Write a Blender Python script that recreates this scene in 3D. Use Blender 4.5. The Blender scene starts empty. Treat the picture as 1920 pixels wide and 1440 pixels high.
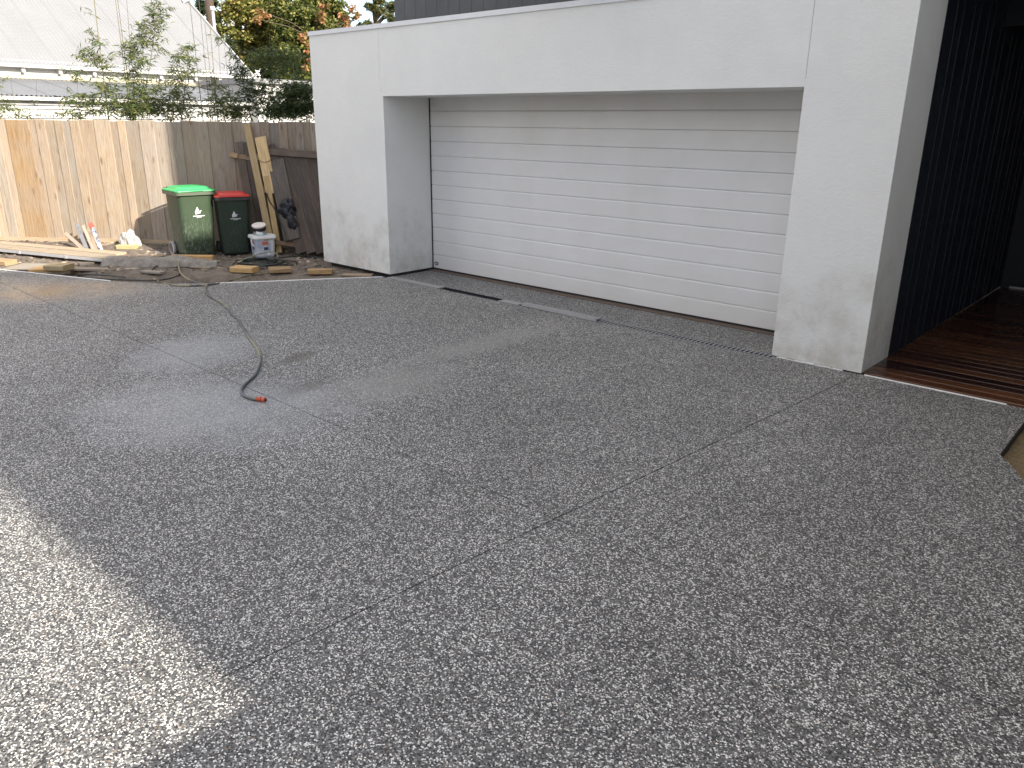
import bpy, bmesh, math, random
import numpy as np
from mathutils import Vector, Matrix, noise
R_ = math.radians
random.seed(7); rng = np.random.default_rng(7)
scn = bpy.context.scene
C = scn.collection

# ---------------------------------------------------------------- camera
CAM = Vector((8.2234, -6.6450, 1.9929))
CR = Vector((0.740959, 0.671479, 0.009778)); CU = Vector((-0.220710, 0.229744, 0.947895)); CF = Vector((-0.634245, 0.704510, -0.318433))
FP = 1455.64
cam = bpy.data.cameras.new('camera'); cam.sensor_width = 36; cam.lens = FP / 1920 * 36; cam.clip_start = .05; cam.clip_end = 2000
co = bpy.data.objects.new('camera', cam); C.objects.link(co)
M = Matrix.Identity(4)
for i in range(3):
    M[i][0] = CR[i]; M[i][1] = CU[i]; M[i][2] = -CF[i]; M[i][3] = CAM[i]
co.matrix_world = M
scn.camera = co

# ---------------------------------------------------------------- light
SUN_EL = 28.0; SUN_AZ = 91.0       # sun direction almost along +X
sd = Vector((math.cos(R_(SUN_EL)) * math.cos(R_(1.0)), math.cos(R_(SUN_EL)) * math.sin(R_(1.0)), math.sin(R_(SUN_EL))))
sun = bpy.data.lights.new('sun', 'SUN'); sun.energy = 4.8; sun.angle = R_(0.8); sun.color = (1, .915, .80)
so = bpy.data.objects.new('sun', sun); C.objects.link(so)
so.rotation_euler = sd.to_track_quat('Z', 'Y').to_euler(); so.location = (30, 0, 20)
w = bpy.data.worlds.new('World'); scn.world = w; w.use_nodes = True
nt = w.node_tree; nt.nodes.clear()
out = nt.nodes.new('ShaderNodeOutputWorld'); bg = nt.nodes.new('ShaderNodeBackground'); bg.inputs[1].default_value = .125
sky = nt.nodes.new('ShaderNodeTexSky'); sky.sky_type = 'NISHITA'; sky.sun_disc = False
sky.sun_elevation = R_(SUN_EL); sky.sun_rotation = R_(90 - 1.0); sky.air_density = 1.0; sky.dust_density = 1.0; sky.ozone_density = 1.0
tc = nt.nodes.new('ShaderNodeTexCoord'); mp = nt.nodes.new('ShaderNodeMapping'); mp.inputs['Scale'].default_value = (1, 1, 2.2)
nz = nt.nodes.new('ShaderNodeTexNoise'); nz.inputs['Scale'].default_value = 2.2; nz.inputs['Detail'].default_value = 7
cr = nt.nodes.new('ShaderNodeValToRGB'); cr.color_ramp.elements[0].position = .42; cr.color_ramp.elements[1].position = .58
mx = nt.nodes.new('ShaderNodeMix'); mx.data_type = 'RGBA'; mx.inputs[7].default_value = (7.8, 7.2, 6.75, 1)
L = nt.links
L.new(tc.outputs['Generated'], mp.inputs[0]); L.new(mp.outputs[0], nz.inputs[0]); L.new(nz.outputs[0], cr.inputs[0])
L.new(cr.outputs[0], mx.inputs[0]); L.new(sky.outputs[0], mx.inputs[6]); L.new(mx.outputs[2], bg.inputs[0]); L.new(bg.outputs[0], out.inputs[0])
scn.view_settings.view_transform = 'Standard'; scn.view_settings.look = 'None'; scn.view_settings.gamma = 1
scn.view_settings.use_curve_mapping = False; scn.view_settings.exposure = 1.2
scn.render.engine = 'CYCLES'
scn.cycles.max_bounces = 6

# ---------------------------------------------------------------- surveying helpers (photo pixel -> point of a real plane)
def ray(px, py): return (CF + CR * ((px - 960) / FP) + CU * ((720 - py) / FP)).normalized()
def onpl(px, py, P, n):
    d = ray(px, py); n = Vector(n); return CAM + d * (((Vector(P) - CAM).dot(n)) / d.dot(n))
def at(px, py, z=0.0): return onpl(px, py, (0, 0, z), (0, 0, 1))

# ---------------------------------------------------------------- object helpers
ROOT = {}
def tag(o, label=None, cat=None, group=None, kind=None):
    if label: o['label'] = label
    if cat: o['category'] = cat
    if group: o['group'] = group
    if kind: o['kind'] = kind
    return o
def thing(name, loc, label=None, cat=None, group=None, kind=None, rz=0.0):
    o = bpy.data.objects.new(name, None); C.objects.link(o); o.empty_display_size = .2
    m = Matrix.Translation(Vector(loc)) @ Matrix.Rotation(rz, 4, 'Z'); o.matrix_world = m; ROOT[o.name] = m
    return tag(o, label, cat, group, kind)
def link(name, me, mat, parent=None, m=None, color=None, smooth=False):
    if mat is not None and not me.materials: me.materials.append(mat)
    o = bpy.data.objects.new(name, me); C.objects.link(o)
    m = m or Matrix.Identity(4); o.matrix_world = m
    if parent is not None:
        o.parent = parent; o.matrix_parent_inverse = ROOT[parent.name].inverted(); o.matrix_world = m
        o.matrix_basis = m
        ROOT[o.name] = m
        # a sub-part's parent transform is the part's own world matrix
    else: ROOT[o.name] = m
    if color: o.color = (*color, 1)
    if smooth:
        for p in me.polygons: p.use_smooth = True
    return o
def meshd(name, V, Fc):
    me = bpy.data.meshes.new(name); me.from_pydata([tuple(v) for v in V], [], [tuple(f) for f in Fc]); me.update(); return me
def mobj(name, V, Fc, mat, parent=None, smooth=False, color=None, m=None):
    return link(name, meshd(name, V, Fc), mat, parent, m, color, smooth)
class MB:
    def __init__(s): s.V = []; s.F = []
    def add(s, V, Fc):
        k = len(s.V); s.V += [tuple(v) for v in V]; s.F += [tuple(i + k for i in f) for f in Fc]; return s
    def box(s, a, b):
        x0, y0, z0 = a; x1, y1, z1 = b
        return s.add([(x0,y0,z0),(x1,y0,z0),(x1,y1,z0),(x0,y1,z0),(x0,y0,z1),(x1,y0,z1),(x1,y1,z1),(x0,y1,z1)],
              [(3,2,1,0),(4,5,6,7),(0,1,5,4),(1,2,6,5),(2,3,7,6),(3,0,4,7)])
    def prism(s, poly, z0, z1):
        n = len(poly)
        return s.add([(p[0], p[1], z0) for p in poly] + [(p[0], p[1], z1) for p in poly],
              [tuple(reversed(range(n))), tuple(range(n, 2*n))] + [(i, (i+1) % n, (i+1) % n + n, i + n) for i in range(n)])
    def prism_y(s, poly, y0, y1):   # poly in x,z (counter-clockwise seen from -y)
        n = len(poly)
        return s.add([(p[0], y0, p[1]) for p in poly] + [(p[0], y1, p[1]) for p in poly],
              [tuple(range(n)), tuple(reversed(range(n, 2*n)))] + [((i+1) % n, i, i + n, (i+1) % n + n) for i in range(n)])
    def tube(s, pts, r, seg=8, cap=True, taper=None):
        pts = [Vector(p) for p in pts]; n = len(pts); rings = []; up = Vector((0, 0, 1)); prev = None
        for i, p in enumerate(pts):
            t = (pts[min(i+1, n-1)] - pts[max(i-1, 0)]).normalized()
            a = (up if abs(t.z) < .95 else Vector((1, 0, 0))) if prev is None else prev
            b = t.cross(a).normalized(); a2 = b.cross(t).normalized(); prev = a2
            rr = r if taper is None else r * (1 + (taper - 1) * i / (n - 1))
            rings.append([p + (a2 * math.cos(2*math.pi*k/seg) + b * math.sin(2*math.pi*k/seg)) * rr for k in range(seg)])
        V = [v for ring in rings for v in ring]; Fc = []
        for i in range(n-1):
            for k in range(seg):
                Fc.append((i*seg+k, i*seg+(k+1) % seg, (i+1)*seg+(k+1) % seg, (i+1)*seg+k))
        if cap: Fc += [tuple(reversed(range(seg))), tuple(range((n-1)*seg, n*seg))]
        return s.add(V, Fc)
    def build(s, name, mat, parent=None, smooth=False, color=None, m=None): return mobj(name, s.V, s.F, mat, parent, smooth, color, m)
def smooth_path(pts, k=6):
    pts = [Vector(p) for p in pts]; P = [pts[0]] + pts + [pts[-1]]; o = []
    for i in range(1, len(P)-2):
        for j in range(k):
            t = j / k; a, b, c, d = P[i-1], P[i], P[i+1], P[i+2]
            o.append(.5 * ((2*b) + (-a+c)*t + (2*a-5*b+4*c-d)*t*t + (-a+3*b-3*c+d)*t**3))
    o.append(pts[-1]); return o
def plank_mesh(l, w_, t, ch=None):
    ch = min(w_, t) * .12 if ch is None else ch
    y, z = w_/2, t/2
    sec = [(-y+ch,-z),(y-ch,-z),(y,-z+ch),(y,z-ch),(y-ch,z),(-y+ch,z),(-y,z-ch),(-y,-z+ch)]
    V = [(-l/2, a, b) for a, b in sec] + [(l/2, a, b) for a, b in sec]
    Fc = [tuple(reversed(range(8))), tuple(range(8, 16))] + [(i, (i+1) % 8, (i+1) % 8 + 8, i+8) for i in range(8)]
    return meshd('plank', V, Fc)
def plank(name, A, B, w_, t, n, mat, parent=None, color=None, ch=None):
    """board from A to B, width w_, thickness t, face normal n"""
    A, B, n = Vector(A), Vector(B), Vector(n); x = (B-A).normalized(); z = (n - x*n.dot(x)).normalized(); y = z.cross(x)
    m = Matrix.Identity(4)
    for i in range(3): m[i][0] = x[i]; m[i][1] = y[i]; m[i][2] = z[i]; m[i][3] = (A[i]+B[i])/2
    return link(name, plank_mesh((B-A).length, w_, t, ch), mat, parent, m, color)
def loose_plank(name, label, cat, A, B, w_, t, n, mat, color=None, group=None):
    return tag(plank(name, A, B, w_, t, n, mat, None, color), label, cat, group)

# ---------------------------------------------------------------- materials
class NM:
    def __init__(s, name):
        s.m = bpy.data.materials.new(name); s.m.use_nodes = True; s.t = s.m.node_tree; s.b = s.t.nodes['Principled BSDF']
    def n(s, ty, **kw):
        o = s.t.nodes.new(ty)
        for k, v in kw.items():
            if k.startswith('i_'): o.inputs[k[2:].replace('_', ' ')].default_value = v
            else: setattr(o, k, v)
        return o
    def l(s, a, b): s.t.links.new(a, b)
    def co(s, kind='Object', scale=(1,1,1), rnd=False, loc=(0,0,0)):
        tc = s.n('ShaderNodeTexCoord'); mp = s.n('ShaderNodeMapping'); mp.inputs['Scale'].default_value = scale; mp.inputs['Location'].default_value = loc
        src = tc.outputs[kind]
        if rnd:
            oi = s.n('ShaderNodeObjectInfo'); mu = s.n('ShaderNodeMath', operation='MULTIPLY'); mu.inputs[1].default_value = 57.3
            ad = s.n('ShaderNodeVectorMath', operation='ADD'); s.l(oi.outputs['Random'], mu.inputs[0]); s.l(src, ad.inputs[0]); s.l(mu.outputs[0], ad.inputs[1]); src = ad.outputs[0]
        s.l(src, mp.inputs[0]); return mp.outputs[0]
    def noise(s, vec, scale, detail=4, rough=.55, dist=0):
        o = s.n('ShaderNodeTexNoise'); o.inputs['Scale'].default_value = scale; o.inputs['Detail'].default_value = detail
        o.inputs['Roughness'].default_value = rough; o.inputs['Distortion'].default_value = dist; s.l(vec, o.inputs['Vector']); return o.outputs[0]
    def ramp(s, fac, stops, interp='LINEAR'):
        o = s.n('ShaderNodeValToRGB'); cr = o.color_ramp; cr.interpolation = interp
        while len(cr.elements) < len(stops): cr.elements.new(.5)
        for e, (p, c) in zip(cr.elements, stops):
            e.position = p; e.color = (c, c, c, 1) if isinstance(c, (int, float)) else (*c, 1)
        s.l(fac, o.inputs[0]); return o.outputs[0]
    def mix(s, fac, a, b, blend='MIX'):
        o = s.n('ShaderNodeMix', data_type='RGBA', blend_type=blend)
        for sock, v in ((0, fac), (6, a), (7, b)):
            if hasattr(v, 'default_value') or hasattr(v, 'links'): s.l(v, o.inputs[sock])
            elif isinstance(v, (int, float)): o.inputs[sock].default_value = v if sock == 0 else (v, v, v, 1)
            else: o.inputs[sock].default_value = (*v, 1)
        return o.outputs[2]
    def math(s, op, a, b=None, clamp=False):
        o = s.n('ShaderNodeMath', operation=op, use_clamp=clamp)
        for i, v in enumerate((a, b)):
            if v is None: continue
            if isinstance(v, (int, float)): o.inputs[i].default_value = v
            else: s.l(v, o.inputs[i])
        return o.outputs[0]
    def bump(s, h, strength=.3, dist=.01):
        o = s.n('ShaderNodeBump'); o.inputs['Strength'].default_value = strength; o.inputs['Distance'].default_value = dist
        s.l(h, o.inputs['Height']); s.l(o.outputs[0], s.b.inputs['Normal']); return o
    def base(s, v):
        if isinstance(v, tuple): s.b.inputs['Base Color'].default_value = (*v, 1)
        else: s.l(v, s.b.inputs['Base Color'])
    def rough(s, v):
        if isinstance(v, (int, float)): s.b.inputs['Roughness'].default_value = v
        else: s.l(v, s.b.inputs['Roughness'])
def plain(name, c, rough=.6, var=.25, scale=8, metal=0, bump=0, bscale=60, spec=.5):
    q = NM(name); v = q.co(rnd=True); nz = q.noise(v, scale, 5)
    q.base(q.mix(nz, tuple(x*(1-var) for x in c), tuple(min(1, x*(1+var)) for x in c)))
    n2 = q.noise(v, scale*3, 3); q.rough(q.math('MULTIPLY_ADD', n2, .25) if False else q.ramp(n2, [(0.2, max(.03, rough-.1)), (.8, min(1, rough+.1))]))
    q.b.inputs['Metallic'].default_value = metal; q.b.inputs['Specular IOR Level'].default_value = spec
    if bump: q.bump(q.noise(v, bscale, 3), bump, .01)
    return q.m

def m_aggregate():
    q = NM('exposed_aggregate'); v = q.co()
    wv = q.noise(v, 90, 2)
    dv = q.n('ShaderNodeVectorMath', operation='ADD'); sc = q.n('ShaderNodeVectorMath', operation='SCALE'); sc.inputs['Scale'].default_value = .006
    nzc = q.n('ShaderNodeTexNoise'); nzc.inputs['Scale'].default_value = 120; q.l(v, nzc.inputs['Vector']); q.l(nzc.outputs[1], sc.inputs[0])
    q.l(v, dv.inputs[0]); q.l(sc.outputs[0], dv.inputs[1])
    vo = q.n('ShaderNodeTexVoronoi', feature='F1'); vo.inputs['Scale'].default_value = 160; q.l(dv.outputs[0], vo.inputs['Vector'])
    ve = q.n('ShaderNodeTexVoronoi', feature='DISTANCE_TO_EDGE'); ve.inputs['Scale'].default_value = 160; q.l(dv.outputs[0], ve.inputs['Vector'])
    sp = q.n('ShaderNodeSeparateColor'); q.l(vo.outputs['Color'], sp.inputs[0])
    # larger clustering so that the speckle survives with distance
    cl = q.noise(v, 34, 3, .7)
    r0 = q.math('ADD', sp.outputs[0], q.math('MULTIPLY', q.math('SUBTRACT', cl, .5), .30), clamp=True)
    stone = q.ramp(r0, [(0, (.012,.012,.014)), (.33, (.028,.028,.031)), (.34, (.12,.12,.12)), (.64, (.17,.17,.166)), (.65, (.33,.33,.315)), (.79, (.45,.445,.42)), (.80, (.76,.755,.72)), (1, (.90,.89,.85))])
    rare = q.ramp(sp.outputs[1], [(0, 0), (.975, 0), (.98, 1)], 'CONSTANT')
    stone = q.mix(q.math('MULTIPLY', rare, .75), stone, (.34, .25, .17))
    pres = q.ramp(sp.outputs[2], [(0, 1), (.80, 1), (.81, 0)], 'CONSTANT')     # some cells stay cement
    edge = q.ramp(ve.outputs['Distance'], [(0.02, 0), (.10, 1)])
    fac = q.math('MULTIPLY', pres, edge)
    cem = q.mix(q.noise(v, 300, 2), (.080,.080,.080), (.140,.140,.138))
    col = q.mix(fac, cem, stone)
    spk = q.ramp(q.noise(v, 60, 2, .6), [(.30, .82), (.70, 1.18)]); col = q.mix(1.0, col, spk, 'MULTIPLY')
    big = q.ramp(q.noise(v, .9, 5, .6), [(.3, .80), (.7, 1.06)])
    col = q.mix(1.0, col, big, 'MULTIPLY')
    tcn = q.n('ShaderNodeTexCoord'); sx = q.n('ShaderNodeSeparateXYZ'); q.l(tcn.outputs['Object'], sx.inputs[0])
    wob = q.math('MULTIPLY', q.math('SUBTRACT', q.noise(v, 3.5, 4), .5), 1.1)
    def blob(cx, cy, ang, a, b, soft=.5):
        dx = q.math('SUBTRACT', sx.outputs[0], cx); dy = q.math('SUBTRACT', sx.outputs[1], cy); c_, s_ = math.cos(ang), math.sin(ang)
        u = q.math('ADD', q.math('MULTIPLY', dx, c_/a), q.math('MULTIPLY', dy, s_/a)); w_ = q.math('ADD', q.math('MULTIPLY', dx, -s_/b), q.math('MULTIPLY', dy, c_/b))
        d = q.math('ADD', q.math('MULTIPLY', u, u), q.math('MULTIPLY', w_, w_)); d = q.math('ADD', d, wob)
        return q.ramp(d, [(1-soft if soft < 1 else 0, 1), (1, 0)])
    def seg(p0, p1, b, soft=.6):
        A, B = at(*p0), at(*p1); return blob((A.x+B.x)/2, (A.y+B.y)/2, math.atan2(B.y-A.y, B.x-A.x), (B-A).length/2, b, soft)
    film = q.math('MAXIMUM', seg((690, 700), (1080, 600), .26, .97), seg((540, 770), (880, 680), .50, .97))     # wet smooth streak
    damp = q.math('MAXIMUM', seg((515, 748), (620, 708), .10, .8), seg((520, 685), (600, 655), .12, .8))          # dark damp marks
    pale = q.math('MAXIMUM', seg((160, 735), (660, 800), .85, .97), seg((260, 650), (480, 670), .75, .97))            # pale bluish sheen of the wet slab, painted into the colour
    A = at(-60, 560); B = at(300, 543)
    muddy = q.math('MAXIMUM', seg((-200, 556), (325, 538), .85, .98), seg((-400, 545), (170, 545), 1.0, .98))
    col = q.mix(q.math('MULTIPLY', film, .55), col, (.215, .21, .20))
    col = q.mix(q.math('MULTIPLY', damp, .55), col, (.075, .072, .05))
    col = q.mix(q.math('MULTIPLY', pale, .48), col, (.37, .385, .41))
    col = q.mix(q.math('MULTIPLY', muddy, .5), col, (.15, .122, .095))
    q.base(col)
    ro = q.ramp(sp.outputs[1], [(0, .48), (1, .72)])
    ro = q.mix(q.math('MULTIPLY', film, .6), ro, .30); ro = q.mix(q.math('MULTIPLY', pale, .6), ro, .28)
    ro = q.mix(q.math('MULTIPLY', muddy, .9), ro, .10)
    q.rough(ro)
    h = q.math('MULTIPLY', fac, q.math('ADD', .6, sp.outputs[0]))
    bm = q.bump(h, .6, .004)
    st = q.math('SUBTRACT', .62, q.math('MULTIPLY', muddy, .56)); st = q.math('SUBTRACT', st, q.math('MULTIPLY', film, .35), clamp=True); q.l(st, bm.inputs['Strength'])
    return q.m

def m_render(name='cement_render', c=(.785,.80,.785)):
    q = NM(name); v = q.co()
    big = q.noise(v, .8, 5, .6); med = q.noise(v, 4, 5, .65)
    a = tuple(x*.93 for x in c); col = q.mix(q.ramp(big, [(.35, 0), (.7, 1)]), a, c)
    col = q.mix(q.math('MULTIPLY', q.ramp(med, [(.45, 0), (.8, 1)]), .35), col, tuple(x*.86 for x in c))
    # grime band low down, uneven
    sx = q.n('ShaderNodeSeparateXYZ'); q.l(v, sx.inputs[0])
    lowm = q.math('ADD', sx.outputs[2], q.math('MULTIPLY', q.math('SUBTRACT', q.noise(v, 2.2, 6, .6), .5), 2.2))
    g = q.ramp(lowm, [(0, .80), (.35, .55), (.85, 0)])
    blot = q.ramp(q.noise(v, 3.1, 6, .7), [(.42, 0), (.62, 1)])
    g = q.math('MULTIPLY', g, q.math('ADD', q.math('MULTIPLY', blot, .75), .25))
    col = q.mix(g, col, (.43, .405, .35))
    sp = q.ramp(q.noise(v, 16, 2, .8), [(.70, 0), (.78, 1)]); lowz = q.ramp(sx.outputs[2], [(0, 1), (.5, 0)])
    col = q.mix(q.math('MULTIPLY', q.math('MULTIPLY', sp, lowz), .5), col, (.22,.21,.19))
    q.base(col); q.rough(.85)
    hh = q.math('ADD', q.noise(v, 130, 5, .7), q.math('MULTIPLY', q.noise(v, 30, 3), .6)); q.bump(hh, .85, .006)
    return q.m

def m_wood(name, rough=.75, knots=True, grime=0.0, grey=0.0, sheen=.3):
    q = NM(name); v = q.co(scale=(1, 1, 1), rnd=True); oi = q.n('ShaderNodeObjectInfo')
    vg = q.n('ShaderNodeMapping'); vg.inputs['Scale'].default_value = (1.1, 17, 9); q.l(v, vg.inputs[0])
    g1 = q.noise(vg.outputs[0], 1.9, 8, .68, 1.6)
    vf = q.n('ShaderNodeMapping'); vf.inputs['Scale'].default_value = (3, 90, 60); q.l(v, vf.inputs[0]); g2 = q.noise(vf.outputs[0], 2, 3)
    base = oi.outputs['Color']
    val = q.ramp(oi.outputs['Random'], [(0, .78), (1, 1.16)])
    c0 = q.mix(1.0, base, val, 'MULTIPLY')
    dark = q.mix(1.0, c0, (.60, .50, .42), 'MULTIPLY')
    col = q.mix(q.ramp(g1, [(.30, 1), (.52, 0)]), c0, dark)
    light = q.mix(.22, c0, (.66, .62, .56)); col = q.mix(q.math('MULTIPLY', q.ramp(g1, [(.52, 0), (.72, 1)]), .55), col, light)
    col = q.mix(q.math('MULTIPLY', q.ramp(g2, [(.35, 1), (.6, 0)]), .22), col, dark)
    if knots:
        vk = q.n('ShaderNodeMapping'); vk.inputs['Scale'].default_value = (2.3, 7.5, 1); q.l(v, vk.inputs[0])
        vo = q.n('ShaderNodeTexVoronoi', feature='F1'); vo.inputs['Scale'].default_value = 1.0; q.l(vk.outputs[0], vo.inputs['Vector'])
        kn = q.ramp(vo.outputs['Distance'], [(.06, 1), (.20, 0)])
        s2 = q.n('ShaderNodeSeparateColor'); q.l(vo.outputs['Color'], s2.inputs[0])
        kn = q.math('MULTIPLY', kn, q.ramp(s2.outputs[0], [(.30, 0), (.40, 1)]))
        col = q.mix(q.math('MULTIPLY', kn, .75), col, (.13, .07, .035))
    if grey:
        gm = q.ramp(q.noise(v, 1.4, 5, .65), [(.36, 0), (.62, 1)]); col = q.mix(q.math('MULTIPLY', gm, grey), col, (.30, .29, .28))
    if grime:
        gr = q.ramp(q.noise(v, 3.0, 5, .7), [(.40, 0), (.65, 1)]); col = q.mix(q.math('MULTIPLY', gr, grime), col, (.06, .05, .04))
    q.base(col); q.rough(rough); q.b.inputs['Specular IOR Level'].default_value = sheen
    q.bump(q.math('ADD', g1, q.math('MULTIPLY', g2, .5)), .35, .004)
    return q.m

def m_leaf(name, stops, trans=.35):
    q = NM(name); g = q.n('ShaderNodeNewGeometry'); v = q.co()
    r = q.math('ADD', q.math('MULTIPLY', g.outputs['Random Per Island'], .62), q.math('MULTIPLY', q.noise(v, 1.1, 3), .38))
    col = q.ramp(r, stops); q.base(col); q.rough(.5); q.b.inputs['Specular IOR Level'].default_value = .35
    tr = q.n('ShaderNodeBsdfTranslucent'); q.l(col, tr.inputs[0]); ms = q.n('ShaderNodeMixShader'); ms.inputs[0].default_value = trans
    o = q.t.nodes['Material Output']; q.l(q.b.outputs[0], ms.inputs[1]); q.l(tr.outputs[0], ms.inputs[2]); q.l(ms.outputs[0], o.inputs[0])
    return q.m

def m_soil(name, a, b, scale=6):
    q = NM(name); v = q.co(); n1 = q.noise(v, scale, 8, .7); n2 = q.noise(v, scale*9, 4, .7)
    col = q.mix(q.ramp(n1, [(.35, 0), (.65, 1)]), a, b); col = q.mix(q.math('MULTIPLY', q.ramp(n2, [(.4, 1), (.55, 0)]), .45), col, tuple(x*.4 for x in a))
    q.base(col); q.rough(.95); q.bump(q.math('ADD', n1, n2), .8, .03); return q.m

AGG = m_aggregate(); REND = m_render(); WOOD = m_wood('timber', .8, grey=.28); WOODN = m_wood('fresh_pine', .65); WOODO = m_wood('old_paling', .9, False, .35, .10)
def m_deck():
    q = NM('oiled_hardwood'); v = q.co(rnd=True); oi = q.n('ShaderNodeObjectInfo')
    vg = q.n('ShaderNodeMapping'); vg.inputs['Scale'].default_value = (.8, 14, 8); q.l(v, vg.inputs[0]); g = q.noise(vg.outputs[0], 2, 5)
    t = q.ramp(oi.outputs['Random'], [(0, (.020,.008,.006)), (.30, (.050,.018,.012)), (.6, (.125,.050,.022)), (1, (.030,.012,.009))])
    q.base(q.mix(q.ramp(g, [(.35, 0), (.7, .5)]), t, (.014,.006,.005))); q.rough(q.ramp(q.noise(v, 3, 4), [(.3, .14), (.7, .32)])); q.bump(g, .15, .002); return q.m
DECK = m_deck()
def m_door():
    q = NM('garage_door_paint'); v = q.co(); n = q.noise(v, 2.0, 6, .6); vs = q.n('ShaderNodeMapping'); vs.inputs['Scale'].default_value = (1.2, 1, 6); q.l(v, vs.inputs[0]); n2 = q.noise(vs.outputs[0], 1.2, 5, .6)
    c = q.mix(q.ramp(n, [(.4, 0), (.75, .7)]), (.72,.725,.73), (.64,.645,.62)); sx = q.n('ShaderNodeSeparateXYZ'); q.l(v, sx.inputs[0])
    low = q.ramp(q.math('ADD', sx.outputs[2], q.math('MULTIPLY', n2, .5)), [(0.1, .4), (.75, 0)])
    q.base(q.mix(low, c, (.52,.49,.42))); q.rough(.42); q.bump(q.noise(v, 220, 3), .12, .002); return q.m
DOOR = m_door()
NAVY = plain('navy_cladding', (.0085,.0125,.023), .5, .25, 3); NAVYL = plain('navy_batten', (.0105,.015,.026), .45, .2, 3)
CHAR = plain('charcoal_cladding', (.055,.058,.068), .55, .1, 2)
CAP = plain('cap_flashing', (.62,.64,.68), .4, .06, 2, .1)
ALU = plain('galvanised_steel', (.50,.51,.53), .42, .15, 12, .25); STEELD = plain('weathered_steel', (.30,.305,.31), .5, .2, 20, .2)
BLACK = plain('black_plastic', (.012,.014,.022), .4, .3, 10); RUBBER = plain('black_rubber', (.014,.014,.015), .6, .2, 10)
WHITEP = plain('white_foam', (.80,.80,.78), .7, .08, 30); VOIDM = plain('dark_fill', (.02,.02,.02), .9)
THRESH = plain('brown_sealant', (.13,.095,.075), .8, .3, 20, 0, .4)
SOIL = m_soil('garden_soil', (.12,.095,.075), (.25,.21,.17)); SAND = m_soil('sandy_ground', (.20,.14,.075), (.32,.235,.13), 4); YARD = m_soil('yard_earth', (.12,.10,.06), (.20,.17,.10), 2)

# ================================================================ GROUND
def strct(name, o): o.name = name; tag(o, kind='structure'); return o
S = 600
mb = MB(); mb.add([(-S,-S,-.42),(S,-S,-.42),(S,S,-.42),(-S,S,-.42)], [(0,1,2,3)])
strct('ground', mb.build('ground', YARD))
# sandy strip right of the slab
N = 40; V = []; Fc = []
for j in range(N+1):
    for i in range(N+1):
        x = 7.3 + 5.2*i/N; y = -3.2 + 3.35*j/N; V.append((x, y, -.085 + .02*noise.noise(Vector((x*2.3, y*2.3, 0))) + .006*noise.noise(Vector((x*11, y*11, 3)))))
for j in range(N):
    for i in range(N): a = j*(N+1)+i; Fc.append((a, a+1, a+N+2, a+N+1))
strct('sand_bed', mobj('sand_bed', V, Fc, SAND, smooth=True))

# driveway outline
EDGE = [(-12.0,-6.35), (-4.23,-3.47), (-2.82,-2.93), (-2.33,-2.74), (-1.71,-2.36), (-1.24,-1.86), (-.86,-1.30), (-.50,-.72), (-.07,-.075)]
def clip(poly, a, b, c):   # keep a x + b y <= c
    o = []; n = len(poly)
    for i in range(n):
        p, q_ = poly[i], poly[(i+1) % n]; dp = a*p[0]+b*p[1]-c; dq = a*q_[0]+b*q_[1]-c
        if dp <= 0: o.append(p)
        if dp*dq < 0: t = dp/(dp-dq); o.append((p[0]+(q_[0]-p[0])*t, p[1]+(q_[1]-p[1])*t))
    return o
outline = [(-12,-16), (14,-16), (14,-6.0), (9.4,-3.85), (8.3,-2.5), (7.72,-1.55), (7.55,-1.22), (7.478,-1.11), (7.47,.004), (5.462,.004), (5.462,-.076)] + list(reversed(EDGE))
def jx(y): return 6.195 + .072*(y+.08)      # the joint that starts at the right pier
g = .0036
dw = thing('driveway', (0,0,0), kind='structure'); dw['label'] = 'grey exposed aggregate concrete driveway with saw cut joints'
mb = MB(); mb.prism([(p[0], p[1]) for p in outline], -.30, -.012); mb.build('slab_base', VOIDM, dw)
na = (1, -.072)
def half_left(p, off): return clip(p, 1, -.072, 6.195+.072*.08 - off)
def half_right(p, off): return clip(p, -1, .072, -(6.195+.072*.08) - off)
rows = [(-3.745, 9), (-7.6, -3.745), (-99, -7.6)]
for (y0, y1) in rows:
    for side in (0, 1):
        p = half_left(outline, g) if side == 0 else half_right(outline, g)
        p = clip(p, 0, 1, y1 - g); p = clip(p, 0, -1, -(y0 + g))
        if len(p) > 2:
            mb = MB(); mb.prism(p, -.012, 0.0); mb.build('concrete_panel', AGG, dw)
# apron between drain and door
mb = MB(); mb.prism([(.004,.055),(5.425,.055),(5.425,.70),(.004,.70)], -.30, 0); mb.build('apron_panel', AGG, dw)
mb = MB(); mb.box((.004,.703,-.2),(5.425,.86,.012)); mb.build('threshold_strip', THRESH, dw)

# soil between the slab and the fence
def seg_d(x, y):
    best = 9
    for a, b in zip(EDGE[:-1], EDGE[1:]):
        ax, ay = a; bx, by = b; dx, dy = bx-ax, by-ay; t = max(0, min(1, ((x-ax)*dx+(y-ay)*dy)/(dx*dx+dy*dy)))
        d = math.hypot(x-ax-dx*t, y-ay-dy*t); best = min(best, d)
    return best
FL0 = Vector((-6.54,-2.8,0)); FN0 = Vector((.6238,-.7816,0))
def soilz(x, y):
    d = seg_d(x, y)
    pit = math.exp(-((d-.36)/.24)**2) * (1/(1+math.exp((x+1.35)*6)))
    df = (x-FL0.x)*FN0.x + (y-FL0.y)*FN0.y; rise = .085/(1+math.exp((df+.02)/.09))
    return -.035 + rise - .30*pit + .022*noise.noise(Vector((x*1.7, y*1.7, 0))) + .014*noise.noise(Vector((x*6, y*6, 2))) + .006*noise.noise(Vector((x*19, y*19, 5)))
poly = EDGE + [(-.07,.3),(2,4.6),(-2,3.2),(-12,-4.6)]
V = []; Fc = []; NX, NY = 220, 170
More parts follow.
